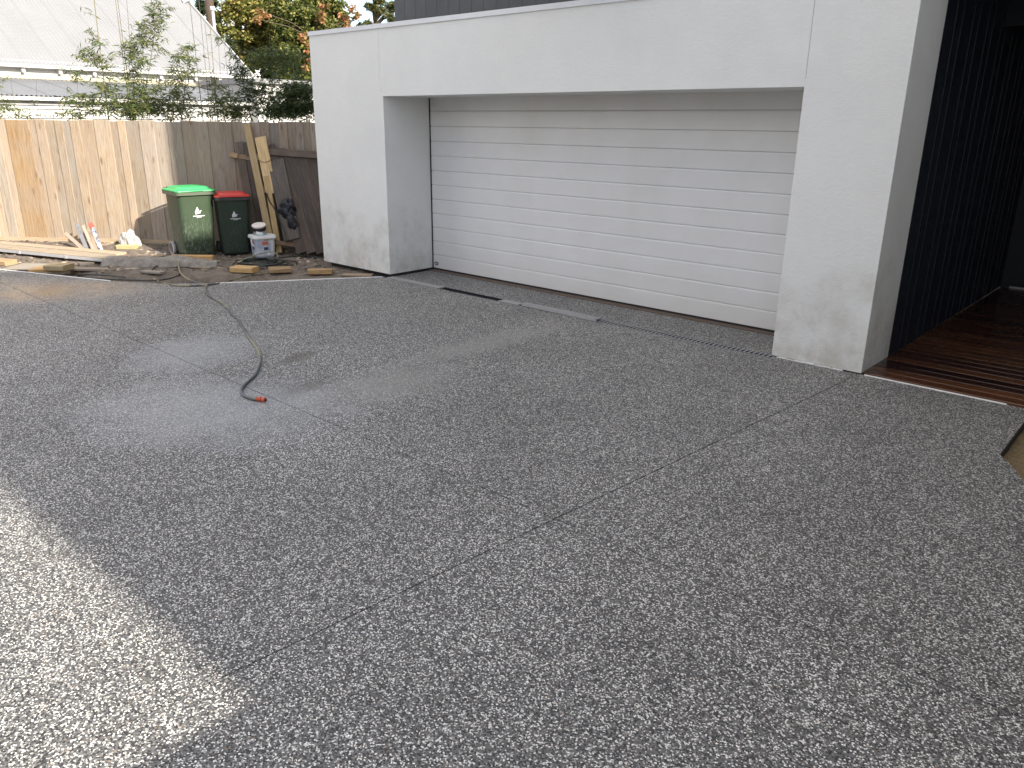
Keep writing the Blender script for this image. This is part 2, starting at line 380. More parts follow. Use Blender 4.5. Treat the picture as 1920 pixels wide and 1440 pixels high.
P0 = Vector((-9.5,-5.4,0)); ux = Vector((.78,.625,0)).normalized(); uy = Vector((-ux.y, ux.x, 0))
for j in range(NY+1):
    for i in range(NX+1):
        p = P0 + ux*(12.5*i/NX) + uy*(-2.7 + 5.4*j/NY)
        # under the slab sheet the soil dips away
        z = soilz(p.x, p.y)
        inside = False; n = len(outline)
        for k in range(n):
            x1, y1 = outline[k]; x2, y2 = outline[(k+1) % n]
            if (y1 > p.y) != (y2 > p.y) and p.x < (x2-x1)*(p.y-y1)/(y2-y1)+x1: inside = not inside
        if inside or (p.y > .0 and p.x > -.02): z = min(z, -.33) if seg_d(p.x, p.y) > .13 else min(z, -.05)
        V.append((p.x, p.y, z))
for j in range(NY):
    for i in range(NX): a = j*(NX+1)+i; Fc.append((a, a+1, a+NX+2, a+NX+1))
strct('soil_bed', mobj('soil_bed', V, Fc, SOIL, smooth=True))

# pale formwork strip along the slab's far edge
fm = thing('formwork_strip', (-1,-1.5,0), 'thin white edge strip along the far slab edge beside the soil', 'edging')
for a, b in zip(EDGE[1:-1], EDGE[2:]):
    if a[0] > -1.3 or a[0] < -2.6:
        plank('strip', (a[0], a[1], -.004), (b[0], b[1], -.004), .016, .022, (0,0,1), WHITEP, fm)

# ================================================================ HOUSE WITH GARAGE
X0, X2, X3, HO, HP, DR, DP = -1.523, 5.4274, 6.2215, 2.30, 3.085, .782, .679
house = thing('house', (2.4, 3, 0), 'modern rendered house with a wide white garage door and charcoal upper storey', 'house')
mb = MB(); mb.prism_y([(X0,.035),(0,.035),(0,HO+.06),(-.048,HO+.06),(-.048,HP),(X0,HP)], 0, 1.35)
mb.box((X0,1.35,.035),(X0+.3,8,HP)); mb.build('garage_pier', REND, house)
mb = MB(); mb.prism_y([(X2,.012),(X3,.012),(X3,HP),(X2+.004,HP),(X2+.004,HO+.06),(X2,HO+.06)], 0, DP); mb.build('garage_pier', REND, house)
mb = MB(); mb.prism_y([(0.0005,HO),(X2-.0005,HO),(X2-.0005,HO+.058),(X2-.002,HP),(-.044,HP),(-.044,HO+.062),(0.0005,HO+.062)], 0, DR+.02); mb.build('lintel_wall', REND, house)
# joint backing
JS = plain('joint_sealant', (.42,.42,.41), .8)
MB().box((-.06,.004,HO+.06),(-.03,.5,HP-.002)).build('joint_filler', JS, house); MB().box((X2-.02,.004,HO+.06),(X2+.02,.5,HP-.002)).build('joint_filler', JS, house)
# void below the left pier
mb = MB(); mb.box((X0+.05,.09,-.30),(-.02,1.3,.034)); mb.build('footing', VOIDM, house)
# cap flashing
mb = MB(); mb.box((X0-.010,-.016,HP),(X3+.02,.28,HP+.052)); mb.box((X0-.010,.28,HP),(X0+.28,8.03,HP+.052)); mb.build('parapet_cap', CAP, house)
mb = MB(); mb.box((X0+.3,.81,2.75),(X3-.06,7.69,2.95)); mb.build('garage_roof', STEELD, house)
mb = MB(); mb.box((X0+.3,7.7,.0),(X3-.06,8,2.9)); mb.build('rear_wall', REND, house)
mb = MB(); mb.box((X2+.1,DP+.001,.0),(X3-.05,5.2,2.74)); mb.build('side_wall', CHAR, house)
# upper storey with boards
UY, UX, UZ0, UZ1 = .5, -.312, 3.142, 6.6
mb = MB(); mb.box((UX+.03,UY+.03,UZ0-.18),(X3-.052,9,UZ1)); mb.box((X3-.052,UY+.03,3.46),(15.5,9,UZ1)); mb.build('upper_wall', CHAR, house)
x = UX; k = 0
pm_ = meshd('cladding_board', *(lambda b: (b.V, b.F))(MB().box((0,0,0),(.196,.028,UZ1-UZ0))))
while x < X2+1.0:
    link('cladding_board', pm_, CHAR, house, Matrix.Translation((x, UY, UZ0))); x += .2
mb = MB(); mb.box((UX-.15,UY-.15,UZ1),(15.8,9.3,UZ1+.25)); mb.build('upper_roof', STEELD, house)
# unseen blade added to the upper storey (its edge throws the shadow line on the fence)
mb = MB(); mb.box((2.9,-.60,3.30),(3.08,UY-.002,6.55)); mb.build('shadow_blade', CHAR, house)
# garage door
dr = mobj('garage_door', *(lambda b: (b.V, b.F))(MB().box((.012,DR+.0415,.03),(X2+.2,DR+.075,HO))), plain('groove_grey', (.30,.30,.30), .7), house)
nP = 12; z0 = .034; ph = (HO+.03 - z0)/nP
for i in range(nP):
    a = z0 + i*ph; b = a + ph - .0025; ya = DR
    V = []; sec = [(ya+.004,a),(ya,a+.003),(ya,b-.020),(ya+.003,b-.007),(ya+.009,b),(ya+.04,b),(ya+.04,a)]
    n = len(sec); V = [(.014,p[0],p[1]) for p in sec] + [(X2+.15,p[0],p[1]) for p in sec]
    mobj('door_panel', V, [tuple(range(n)), tuple(reversed(range(n,2*n)))] + [((i2+1)%n, i2, i2+n, (i2+1)%n+n) for i2 in range(n)], DOOR, dr)
MB().box((.014,DR+.006,.013),(X2,DR+.05,.0335)).build('bottom_seal', RUBBER, dr)
MB().box((.0006,DR-.012,.03),(.011,DR+.04,HO-.001)).build('side_track', RUBBER, dr)
# oval badge
pts = [(.075+.045*math.cos(t), .100+.026*math.sin(t)) for t in np.linspace(0, 2*math.pi, 25)[:-1]]
MB().prism_y(pts, DR-.003, DR-.0005).build('badge', plain('badge_blue', (.03,.05,.10), .35), dr)
pts = [(.075+.035*math.cos(t), .100+.012*math.sin(t)) for t in np.linspace(0, 2*math.pi, 25)[:-1]]
MB().prism_y(pts, DR-.0045, DR-.0035).build('badge_plate', plain('badge_silver', (.35,.4,.47), .3), dr)
# entry recess: dark cladding wall at x = X3, back wall, bulkhead, ceiling
WX = X3 - .022; YB = 5.2
mb = MB(); mb.box((WX-.03,DP+.002,0),(WX-.002,YB,3.3)); mb.build('recess_backing', VOIDM, house)
y = DP+.006; seams = [.988,1.183,1.515,1.713,2.04,2.238,2.565,2.763,3.09,3.288,3.615,3.813,4.14,4.338,4.665,4.863,5.19]
for s_ in seams:
    MB().box((WX,y+.001,.012),(WX+.018,s_-.001,3.3)).build('wall_board', NAVY, house)
    MB().box((WX+.018,s_-.010,.012),(WX+.026,s_+.004,3.3)).build('cover_strip', NAVYL, house); y = s_
mb = MB(); mb.box((WX+.02,YB,.012),(9.6,YB+.1,3.3)); mb.build('entry_wall', NAVY, house)
mb = MB(); mb.box((6.32,YB-.028,.014),(7.6,YB-.003,.036)); mb.build('door_sill', ALU, house)
mb = MB(); mb.box((6.32,YB-.02,.04),(7.6,YB-.004,2.35)); mb.build('entry_door', NAVY, house)
bk = onpl(1881,50,(WX+.03,0,0),(1,0,0)); mb = MB(); mb.box((WX+.028,bk.y,bk.z),(WX+.30,bk.y+.5,3.298)); mb.build('bulkhead', NAVYL, house)
mb = MB(); mb.box((WX-.03,.42,3.30),(9.6,YB+.2,3.45)); mb.build('entry_ceiling', NAVY, house)
# unseen two-storey wing right of the deck, sized to shade the driveway
WA = 9.62
mb = MB(); mb.box((WA,-5.42,-.2),(15.5,.45,7.15)); mb.box((WA,.45,-.2),(15.5,9,3.3)); mb.build('shadow_wing_wall', REND, house)
mb = MB(); mb.box((WA-.02,-5.44,7.15),(15.6,.47,7.25)); mb.build('shadow_wing_cap', CAP, house)
GL = plain('window_glass', (.02,.025,.03), .08, .1, 2)
for (yy, zz) in ((-4.4,.9),(-2.4,.9),(-4.4,4.2),(-2.4,4.2)):
    wf = MB().box((WA-.03,yy,zz),(WA-.001,yy+1.3,zz+1.4)).build('window', CAP, house)
    MB().box((WA-.036,yy+.06,zz+.06),(WA-.031,yy+1.24,zz+1.34)).build('pane', GL, wf)

# unseen low wall added at the driveway side to cast its shadow
bw = tag(MB().box((WA,-15,-.2),(WA+.2,-5.47,1.93)).build('shadow_wall', REND), 'unseen rendered wall added right of the driveway to cast its shadow', 'wall')

# house and trees on the far side of the street, behind the camera
BRK = plain('brown_brick', (.20,.125,.09), .85, .3, 5); TILE = plain('roof_tile', (.10,.085,.08), .8, .25, 3)
sh_ = thing('street_house', (4,-24,-.4), 'long brick house with hipped tile roof on the far side of the driveway', 'house')
MB().box((-13,-30,-.4),(20,-20,3.0)).build('brick_wall', BRK, sh_)
b_ = MB(); b_.add([(-13.6,-30.6,3.001),(20.6,-30.6,3.001),(20.6,-19.4,3.001),(-13.6,-19.4,3.001),(-8,-25,6.6),(15,-25,6.6)], [(3,2,1,0),(0,1,5,4),(1,2,5),(2,3,4,5),(3,0,4)]); b_.build('tile_roof', TILE, sh_)
for wx_ in (-10,-5,1,7,13):
    f_ = MB().box((wx_,-19.998,.7),(wx_+2,-19.93,2.1)).build('window', CAP, sh_); MB().box((wx_+.07,-19.929,.77),(wx_+1.93,-19.92,2.03)).build('pane', GL, f_)
# foam under right pier
fo = MB(); x = X2+.05; 
while x < X2+.62:
    hgt = .003+.010*random.random(); fo.box((x,-.006-.010*random.random(),.0005),(x+.03,.02,hgt)); x += .028
tag(fo.build('foam_strip', WHITEP), 'ragged white foam strip under the right garage pier', 'foam strip')

# ================================================================ DECK
dk = thing('timber_deck', (7.8,2.5,0), 'dark red wet hardwood deck beside the navy wall', 'deck')
y = .028; bl = 3.3
dm = plank_mesh(3.38, .136, .022, .004)
ends = []
while y < YB-.05:
    xa = X3+.003 if y < DP else WX+.03
    if y < DP: me = plank_mesh(9.6-xa, .136, .022, .004)
    else: me = dm if True else None
    cx = (xa+9.6)/2 if y < DP else WX+.03+1.69
    link('deck_board', me, DECK, dk, Matrix.Translation((cx, y+.068, .0035)) @ Matrix.Rotation(R_(random.uniform(-.15,.15)),4,'X')); y += .141
MB().box((WX+.04,.04,-.25),(9.6,YB-.02,-.02)).build('subframe', VOIDM, dk)
MB().box((X3+.03,.012,-.2),(9.6,.026,.010)).build('fascia_board', DECK, dk)
es = tag(MB().box((6.25,-.006,.0005),(7.30,.007,.008)).build('edge_strip', WHITEP), 'thin white plastic strip between the driveway and the front of the wooden deck', 'edge strip')

# ================================================================ TRENCH DRAIN
td = thing('trench_drain', (2.7,0,0), 'long trench drain with slotted steel grate across the front of the garage', 'drain')
DY0, DY1 = -.070, .050
mb = MB(); mb.box((0,DY0-.004,-.14),(X2+.03,DY1+.004,-.12)); mb.box((0,DY0-.004,-.12),(X2+.03,DY0,-.002)); mb.box((0,DY1,-.12),(X2+.03,DY1+.004,-.002)); mb.build('channel', BLACK, td)
def xg(px, py): return at(px, py).x
xA = xg(825,540); xB = xg(935,564); xC = xg(975,572); xD = xg(1113,600); xE = xg(1457,671)
mb = MB(); mb.box((.0,DY0+.002,-.012),(xA,DY1-.002,.003)); mb.build('cover_plate', STEELD, td)
mb = MB(); mb.box((xB,DY0+.002,-.012),(xC-.02,DY1-.002,.003)); mb.build('cover_plate', STEELD, td)
mb = MB(); mb.box((xA,-.014,-.06),(xB,-.006,-.012)); mb.build('channel_rib', BLACK, td)
LGS0 = plain('drain_steel', (.25,.255,.26), .45, .2, 12, .2)
gr = MB().box((xD-.25,DY0+.002,-.014),(xE+.02,DY0+.014,.003)).box((xD-.25,DY1-.014,-.014),(xE+.02,DY1-.002,.003)).build('grate_frame', LGS0, td)
gbm = meshd('grate_bar', *(lambda b: (b.V, b.F))(MB().box((-.010,DY0+.0145,-.002),(.010,DY1-.0145,.001))))
x = xD-.24
while x < xE+.01: link('grate_bar', gbm, LGS0, gr, Matrix.Translation((x,0,0))); x += .046
LGS = plain('grate_steel', (.36,.365,.37), .45, .2, 12, .2)
lg = thing('loose_grate', (3,-.05,0), 'loose galvanised drain grate lying on top of the trench drain', 'grate')
A = at(973,570,.03); B = at(1113,600,.03); A.y = B.y = -.02
ang = R_(-.8); mg = Matrix.Translation(((A.x+B.x)/2, -.035, .004)) @ Matrix.Rotation(ang, 4, 'Z'); hl = (B-A).length/2
mb = MB(); mb.box((-hl,-.044,.0),(hl,-.039,.028)); mb.box((-hl,.039,.0),(hl,.044,.028)); mb.build('side_flange', LGS, lg, m=mg)
mb = MB(); mb.box((-hl,-.0385,.025),(hl,-.030,.0275)); mb.box((-hl,.030,.025),(hl,.0385,.0275)); mb.build('top_flange', LGS, lg, m=mg)
x = -hl+.01; gm2 = meshd('slat', *(lambda b: (b.V, b.F))(MB().box((-.006,-.0298,.0250),(.006,.0298,.0268))))
while x < hl: link('slat', gm2, LGS, lg, mg @ Matrix.Translation((x,0,0))); x += .0195

# ================================================================ FENCE
FL = Vector((-6.54,-2.8,0)); FR = Vector((-2.38,.52,0)); ft = (FR-FL).normalized(); fn = Vector((ft.y, -ft.x, 0)); FL = FL - fn*.36; FR = FR - fn*.36
FTOP = onpl(300, 227, FL, fn).z
def fpt(px, py, off=0): return onpl(px, py, FL + fn*off, fn)
def fs(px, py=226): return (fpt(px, py)-FL).dot(ft)
fence = thing('paling_fence', tuple((FL+FR)/2), 'tall weathered timber paling fence behind the wheelie bins', 'fence')
seam = [10,53,84,116,148,176,206,234,260,287,313,339,364,389,412,434,452,468,486,504,522,538,553,568,582,594]
S_ = [fs(p) for p in seam]
S2_ = []
for a_, b_ in zip(S_[:-1], S_[1:]):
    S2_.append(a_)
    if b_-a_ > .2 and random.random() < .22 and abs(a_-fs(10)) > .01: S2_.append(a_ + (b_-a_)*random.uniform(.42,.6))
S_ = S2_ + [S_[-1]]
s = S_[0]; left = []
while s > -3.2: s -= random.uniform(.12,.16); left.append(s)
S_ = list(reversed(left)) + S_; s = S_[-1]
while s < 9: s += random.uniform(.11,.15); S_.append(s)
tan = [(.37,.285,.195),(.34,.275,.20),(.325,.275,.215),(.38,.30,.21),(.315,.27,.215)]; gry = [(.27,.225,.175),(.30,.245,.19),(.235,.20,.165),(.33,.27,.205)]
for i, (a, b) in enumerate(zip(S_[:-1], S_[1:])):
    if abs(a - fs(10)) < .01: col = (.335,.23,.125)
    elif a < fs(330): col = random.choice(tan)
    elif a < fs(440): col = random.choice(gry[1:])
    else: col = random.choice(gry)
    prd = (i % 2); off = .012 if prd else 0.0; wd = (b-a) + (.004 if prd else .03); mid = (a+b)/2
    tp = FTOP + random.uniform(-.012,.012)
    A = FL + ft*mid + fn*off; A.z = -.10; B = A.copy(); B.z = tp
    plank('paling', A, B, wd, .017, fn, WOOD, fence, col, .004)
for z_ in (.35,1.1,1.75): plank('fence_rail', FL - ft*3 - fn*.045 + Vector((0,0,z_)), FL + ft*9 - fn*.045 + Vector((0,0,z_)), .075, .045, fn, WOOD, fence, (.3,.24,.17))
# kickboard at the foot
plank('plinth_board', FL - ft*3 + fn*.035 + Vector((0,0,.06)), FL + ft*5.6 + fn*.035 + Vector((0,0,.06)), .10, .02, fn, WOOD, fence, (.44,.34,.22))

# ================================================================ leaning old palings and timbers
def lean_plane(py_base_off, top_z):      # plane through a line on the soil (offset from the fence) and the fence at height top_z
    P = FL + fn*(py_base_off+.22) + Vector((0,0,-.02)); T = FL + fn*.03 + Vector((0,0,top_z)); n = ft.cross(T-P).normalized()
    if n.dot(fn) < 0: n = -n
    return P, n
def lean(name, p0, p1, wpx, thick, pl, mat, parent, color, lift=0.0, label=None, cat=None, group=None):
    P, n = pl; P = P + n*lift
    A = onpl(*p0, P, n); B = onpl(*p1, P, n); m_ = (A+B)/2; wd = wpx / FP * (m_-CAM).dot(CF)
    o = plank(name, A, B, wd, thick, n, mat, parent, color)
    if label: tag(o, label, cat, group)
    return o
LP = lean_plane(.42, 1.62)
op = thing('old_fence_panel', tuple(fpt(545,470,.3)), 'dark weathered section of old palings leaning on the fence beside the garage', 'fence panel')
dk_ = [(.085,.062,.048),(.070,.053,.043),(.10,.075,.058),(.062,.048,.040)]
for i, (a, b, w_) in enumerate([((478,268),(545,473),19),((505,272),(566,474),19),((524,280),(585,474),19),((543,284),(603,474),19),((563,285),(620,474),19),((582,286),(640,474),19),((602,286),(660,474),19),((622,287),(680,474),19)]):
    if i == 0: continue
    lean('paling', a, b, w_, .018, LP, WOODO, op, dk_[i % 4], .02 + .006*(i % 2))
lean('rail', (500,284), (680,297), 13, .03, LP, WOODO, op, (.13,.10,.08), .055)
lean('rail', (440,292), (560,312), 9, .035, LP, WOODO, op, (.22,.15,.09), -.015)
lean('rail', (488,352), (570,364), 9, .035, LP, WOODO, op, (.23,.16,.09), -.015)
lean('rail', (500,452), (600,466), 8, .035, LP, WOODO, op, (.22,.14,.08), -.015)
LP3 = lean_plane(.10, 1.62)
o2 = thing('old_paling_pair', tuple(fpt(470,470,.3)), 'two old grey palings leaning between the red lid bin and the new timber', 'fence panel')
lean('paling', (448,266), (482,470), 15, .018, LP3, WOODO, o2, (.13,.105,.085), .02)
lean('paling', (466,266), (502,470), 19, .018, LP3, WOODO, o2, (.075,.06,.05), .026)
lean('short_board', (517,300), (548,449), 31, .02, LP, WOODO, None, (.12,.105,.09), .05, 'short wide grey board leaning under the black plastic bag', 'board')
lean('rail_stub', (431,290), (446,293), 9, .04, LP, WOODN, None, (.36,.25,.14), .0, 'short timber stub behind the top of the leaning palings, above the red lid', 'timber')
LP2 = lean_plane(.22, 1.85)
lean('pine_stud', (463,233), (508,455), 13, .045, LP2, WOODN, None, (.46,.35,.19), .05, 'tallest pale pine stud leaning on the fence, left of the wider new board', 'timber')
lean('pine_board', (488,257), (510,363), 21, .03, lean_plane(.22,1.75), WOODN, None, (.55,.41,.22), .07, 'wide short new pine board with a pale face leaning above the bent dark cord', 'timber')
lean('pine_stud', (500,330), (524,474), 11, .045, lean_plane(.20,1.7), WOODN, None, (.50,.36,.17), .08, 'yellow pine stud whose foot stands right of the paint tub', 'timber')
for (a, b) in (((483,294),(489,296)), ((494,355),(501,357))):
    lean('batten_end', a, b, 9, .05, LP2, WOODN, None, (.52,.38,.2), .02, 'small pale batten end showing between the two pine timbers, '+('upper one' if a[1] < 300 else 'lower one'), 'timber')
# black bag hanging on the palings
def crumple(name, c, rad, amp, mat, label, cat, seed=0, sub=4, flat=1.0, nrm=None, parent=None, fr=2.0):
    bm = bmesh.new(); bmesh.ops.create_icosphere(bm, subdivisions=sub, radius=1)
    for v in bm.verts:
        d = v.co.normalized(); k = 1 + amp*.8*noise.noise(d*fr + Vector((seed,0,0))) - amp*.9*abs(noise.noise(Vector((d.x*fr*2.0, d.y*fr*2.0, d.z*fr*.7)) + Vector((seed,5,0)))) + amp*.10*noise.noise(d*fr*6 + Vector((0,seed,0)))
        q_ = Vector((d.x*rad[0], d.y*rad[1], d.z*rad[2]))*k; v.co = q_
    me = bpy.data.meshes.new(name); bm.to_mesh(me); bm.free()
    rz = math.atan2(ft.y, ft.x); m = Matrix.Translation(c) @ Matrix.Rotation(rz,4,'Z')
    if nrm: m = m @ Matrix.Rotation(nrm,4,'Y')
    o = link(name, me, mat, parent, m, smooth=True)
    if label: tag(o, label, cat)
    return o
P_, n_ = LP; cb = onpl(537,393,P_+n_*.08,n_)
BAGB = plain('black_film', (.010,.011,.017), .45, .3, 6, 0, .5, 14)
blk = thing('black_bag', tuple(cb), 'crumpled black plastic bag hanging on the dark leaning palings', 'bag')
crumple('bag_body', cb, (.145,.05,.17), .55, BAGB, None, None, 3, parent=blk)
crumple('bag_tail', onpl(548,418,P_+n_*.08,n_), (.075,.03,.15), .5, BAGB, None, None, 9, parent=blk, nrm=-.25)
pp = [onpl(a,b,P_+n_*.12,n_) for a,b in ((500,362),(504,375),(511,386),(518,398),(524,412),(529,424),(534,438),(537,452))]
cd = MB().tube(smooth_path(pp), .012, 6, taper=.5).build('hanging_strap', RUBBER, smooth=True); tag(cd, 'thin dark cord hanging from the wide pine board down past the bag', 'cord')
bp = [onpl(a,b,P_+n_*.14,n_) for a,b in ((484,300),(493,304),(503,303),(510,296))]
tag(MB().tube(smooth_path(bp), .006, 5).build('rusty_wire', plain('rust', (.16,.08,.05), .8), smooth=True), 'loose twist of rusty wire round the wide pine board', 'wire')

# ================================================================ WHEELIE BINS
def rrect(w_, d_, r, k=4):
    o = []
    for cx, cy, a0 in ((w_/2-r, d_/2-r, 0), (-w_/2+r, d_/2-r, 90), (-w_/2+r, -d_/2+r, 180), (w_/2-r, -d_/2+r, 270)):
        for i in range(k+1): a = R_(a0 + 90*i/k); o.append((cx + r*math.cos(a), cy + r*math.sin(a)))
    return o
def loft(secs):
    V = []; Fc = []; n = len(secs[0][0])
    for poly_, z_, ox in secs: V += [(p[0]+ox, p[1], z_) for p in poly_]
    for i in range(len(secs)-1):
        for k in range(n): Fc.append((i*n+k, i*n+(k+1) % n, (i+1)*n+(k+1) % n, (i+1)*n+k))
    Fc += [tuple(reversed(range(n))), tuple(range((len(secs)-1)*n, len(secs)*n))]; return V, Fc
def m_bin(name, c, scuff):
    q = NM(name); v = q.co(); n1 = q.noise(v, 3, 5, .6); n2 = q.noise(v, 28, 5, .75)
    vs = q.n('ShaderNodeMapping'); vs.inputs['Scale'].default_value = (14,14,4); q.l(v, vs.inputs[0]); n3 = q.noise(vs.outputs[0], 3, 6, .8)
    sx = q.n('ShaderNodeSeparateXYZ'); q.l(v, sx.inputs[0])
    col = q.mix(q.ramp(n1, [(.3,0),(.7,1)]), tuple(x*.8 for x in c), tuple(x*1.2 for x in c))
    low = q.ramp(sx.outputs[2], [(0,1),(.75,0)]); sc = q.math('MULTIPLY', q.math('MULTIPLY', q.ramp(n3, [(.50,0),(.66,1)]), low), scuff)
    side = q.ramp(sx.outputs[1], [(0, 1), (.30, .25)])
    col = q.mix(q.math('MULTIPLY', sc, side), col, (.50,.55,.50)); q.base(col); q.rough(.48); q.bump(n2, .12, .003); return q.m
LOGO = plain('white_print', (.62,.64,.66), .5, .05)
def bin_(name, label, c, rz, sc, body_m, rim_m, lid_m, group, wheel_c=(.30,.29,.30)):
    """local +x is the front, y across; built at unit size of a 240 litre bin"""
    W, D, H = .58*sc[0], .70*sc[1], 1.0*sc[2]
    root = thing(name, tuple(c), label, 'wheelie bin', group, rz=rz); m = ROOT[root.name]
    secs = [(rrect(D*.70, W*.78, .05), .03, -.02), (rrect(D*.72, W*.80, .06), .08*H, -.02), (rrect(D*.745, W*.825, .07), .14*H, -.012), (rrect(D*.75, W*.83, .07), .15*H, -.012), (rrect(D*.86, W*.94, .07), .90*H, 0), (rrect(D*.87, W*.95, .07), .915*H, 0)]
    V, F_ = loft(secs); mobj('body', V, F_, body_m, root, True, m=m)
    V, F_ = loft([(rrect(D*.89, W*.97, .06), .905*H, 0), (rrect(D*.97, W*1.06, .06), .91*H, 0), (rrect(D*.98, W*1.07, .06), .95*H, 0), (rrect(D*.95, W*1.04, .06), .958*H, 0)]); rim = mobj('rim', V, F_, rim_m, root, False, m=m)
    V, F_ = loft([(rrect(D*.97, W*1.05, .06), .958*H, .0), (rrect(D*1.0, W*1.08, .07), .962*H, .0), (rrect(D*.99, W*1.07, .07), .978*H, 0), (rrect(D*.80, W*.90, .10), .992*H, .0), (rrect(D*.72, W*.80, .09), 1.018*H, -.01), (rrect(D*.60, W*.66, .08), 1.024*H, -.01)])
    lid = mobj('lid', V, F_, lid_m, root, False, m=m)
    for s_ in (-1, 1):
        b_ = MB(); b_.box((-D*.56, s_*W*.32-.02, .955*H), (-D*.46, s_*W*.32+.02, 1.0*H)); b_.build('hinge', rim_m, root, m=m)
    MB().tube([(-D*.57,-W*.42,.975*H),(-D*.57,W*.42,.975*H)], .016, 8).build('handle', rim_m, root, True, m=m)
    b_ = MB(); b_.box((D*.40,-W*.16,.965*H),(D*.51,W*.16,.973*H)); b_.build('lid_grip', lid_m, root, m=m)
    wr = .105*sc[2]
    for s_ in (-1, 1):
        pts = []; cx, cz = -D*.36, wr
        wv = MB(); seg = 22; ro = [(wr,-.022),(wr,.022),(wr*.72,.024),(wr*.72,-.024)]
        V = [(cx+r_*math.cos(2*math.pi*k/seg), s_*W*.46+yy, cz+r_*math.sin(2*math.pi*k/seg)) for k in range(seg) for r_, yy in ro]
        F_ = [(k*4+j, ((k+1) % seg)*4+j, ((k+1) % seg)*4+(j+1) % 4, k*4+(j+1) % 4) for k in range(seg) for j in range(4)]
        wh = mobj('wheel', V, F_, plain('wheel_tyre', wheel_c, .6), root, True, m=m)
        V = [(cx+wr*.71*math.cos(2*math.pi*k/seg), s_*W*.46+yy, cz+wr*.71*math.sin(2*math.pi*k/seg)) for yy in (-.012,.012) for k in range(seg)]
        mobj('hub', V, [tuple(range(seg)), tuple(range(2*seg-1, seg-1, -1))], plain('hub_grey', (.13,.125,.11), .7), wh, m=m)
    MB().tube([(-D*.36,-W*.47,wr),(-D*.36,W*.47,wr)], .012, 8).build('axle', ALU, root, True, m=m)
    # council emblem: sails over a hull, word strip beneath
    def face(y, z): # front face x at height z
        f_ = (z/H - .15)/.75; return D*.5*(.75 + .11*f_) - .012*(1-f_) + .0035
    def patch(pts, nm, mt=LOGO):
        V = [(face(*p), p[0], p[1]) for p in pts] + [(face(*p)-.0022, p[0], p[1]) for p in pts]; n = len(pts)
        return mobj(nm, V, [tuple(range(n)), tuple(reversed(range(n,2*n)))] + [((i+1) % n, i, i+n, (i+1) % n+n) for i in range(n)], mt, root, m=m)
    u = W*.0135; z0 = .625*H; y0 = W*.02
    P = lambda L_: [(y0 + a*u, z0 + b*u) for a, b in L_]
    patch(P([(-6.6,1.5),(-6.6,7.5),(-5.0,7.5),(-5.0,11),(-3.6,11),(-2.6,15),(-1.6,15.2),(0,11.5),(1.6,8.0),(-1.5,6),(-4.5,3.6),(-6.0,2.2)]), 'emblem_sails', plain('emblem_grey', (.66,.69,.72), .5, .04))
    patch(P([(-6.3,1.2),(-4.0,3.4),(-1.2,5.6),(2.2,7.4),(7.0,9.0),(4.3,6.0),(3.4,4.2),(3.2,2.4),(1.0,3.2),(-1.0,2.4),(-3.4,1.8),(-4.8,.6)]), 'emblem_hull')
    patch(P([(-11.5,-1.2),(-10.6,-2.8),(11.5,-2.8),(11.5,-1.2)]), 'word_strip'); patch(P([(-4.4,-3.9),(-4.4,-4.9),(5.5,-4.9),(5.5,-3.9)]), 'word_strip')
    return root
GB = m_bin('green_bin_plastic', (.040,.064,.035), .6); GB2 = m_bin('dark_green_bin_plastic', (.022,.040,.028), .12)
RIMG = plain('grey_green_rim', (.10,.125,.085), .45, .2, 8); RIMD = plain('dark_rim', (.045,.05,.045), .45, .2, 8)
LIDG = plain('bright_green_lid', (.045,.42,.13), .4, .12, 6); LIDR = plain('red_lid', (.52,.045,.035), .4, .12, 6)
cg = at(366,476,-.03) - Vector((.27,-.04,0)) + fn*.32 + ft*.26; crd = at(437,474,-.03) - Vector((.22,-.1,0)) + fn*.31 + ft*.20
cg.z = crd.z = -.035
bin_('wheelie_bin', 'larger green wheelie bin with bright green lid standing in front of the fence', cg, R_(-6), (1.0,.95,1.045), GB, RIMG, LIDG, 'council wheelie bins by the fence')
bin_('wheelie_bin', 'smaller dark green wheelie bin with red lid beside the green lid bin', crd, R_(-20), (.86,.78,.95), GB2, RIMD, LIDR, 'council wheelie bins by the fence', (.03,.03,.03))

# ================================================================ PAINT TUB AND TIN
tb = at(497,478,-.02); tb = tb + Vector((-.12,.06,0)) + fn*.16 + ft*.05; tb.z = -.03
TS = Matrix.Scale(.93,4)
tub = thing('plastic_tub', tuple(tb), 'square white plastic tub with a printed label standing right of the red lid bin', 'tub', rz=R_(-12)); m = ROOT[tub.name] @ TS
q = NM('tub_label'); v = q.co(); n1 = q.noise(v, 7, 4); q.base(q.mix(q.ramp(n1, [(.35,0),(.6,1)]), (.35,.40,.50), (.52,.56,.64))); q.rough(.4); TUBM = q.m
V, F_ = loft([(rrect(.255,.285,.03,3), 0, 0), (rrect(.275,.305,.03,3), .03, 0), (rrect(.305,.335,.03,3), .315, 0)]); mobj('tub_body', V, F_, TUBM, tub, m=m)
V, F_ = loft([(rrect(.33,.37,.03,3), .300, 0), (rrect(.345,.385,.03,3), .315, 0), (rrect(.345,.385,.03,3), .335, 0), (rrect(.335,.375,.03,3), .34, 0), (rrect(.335,.375,.03,3), .358, 0)]); mobj('tub_lid', V, F_, WHITEP, tub, m=m)
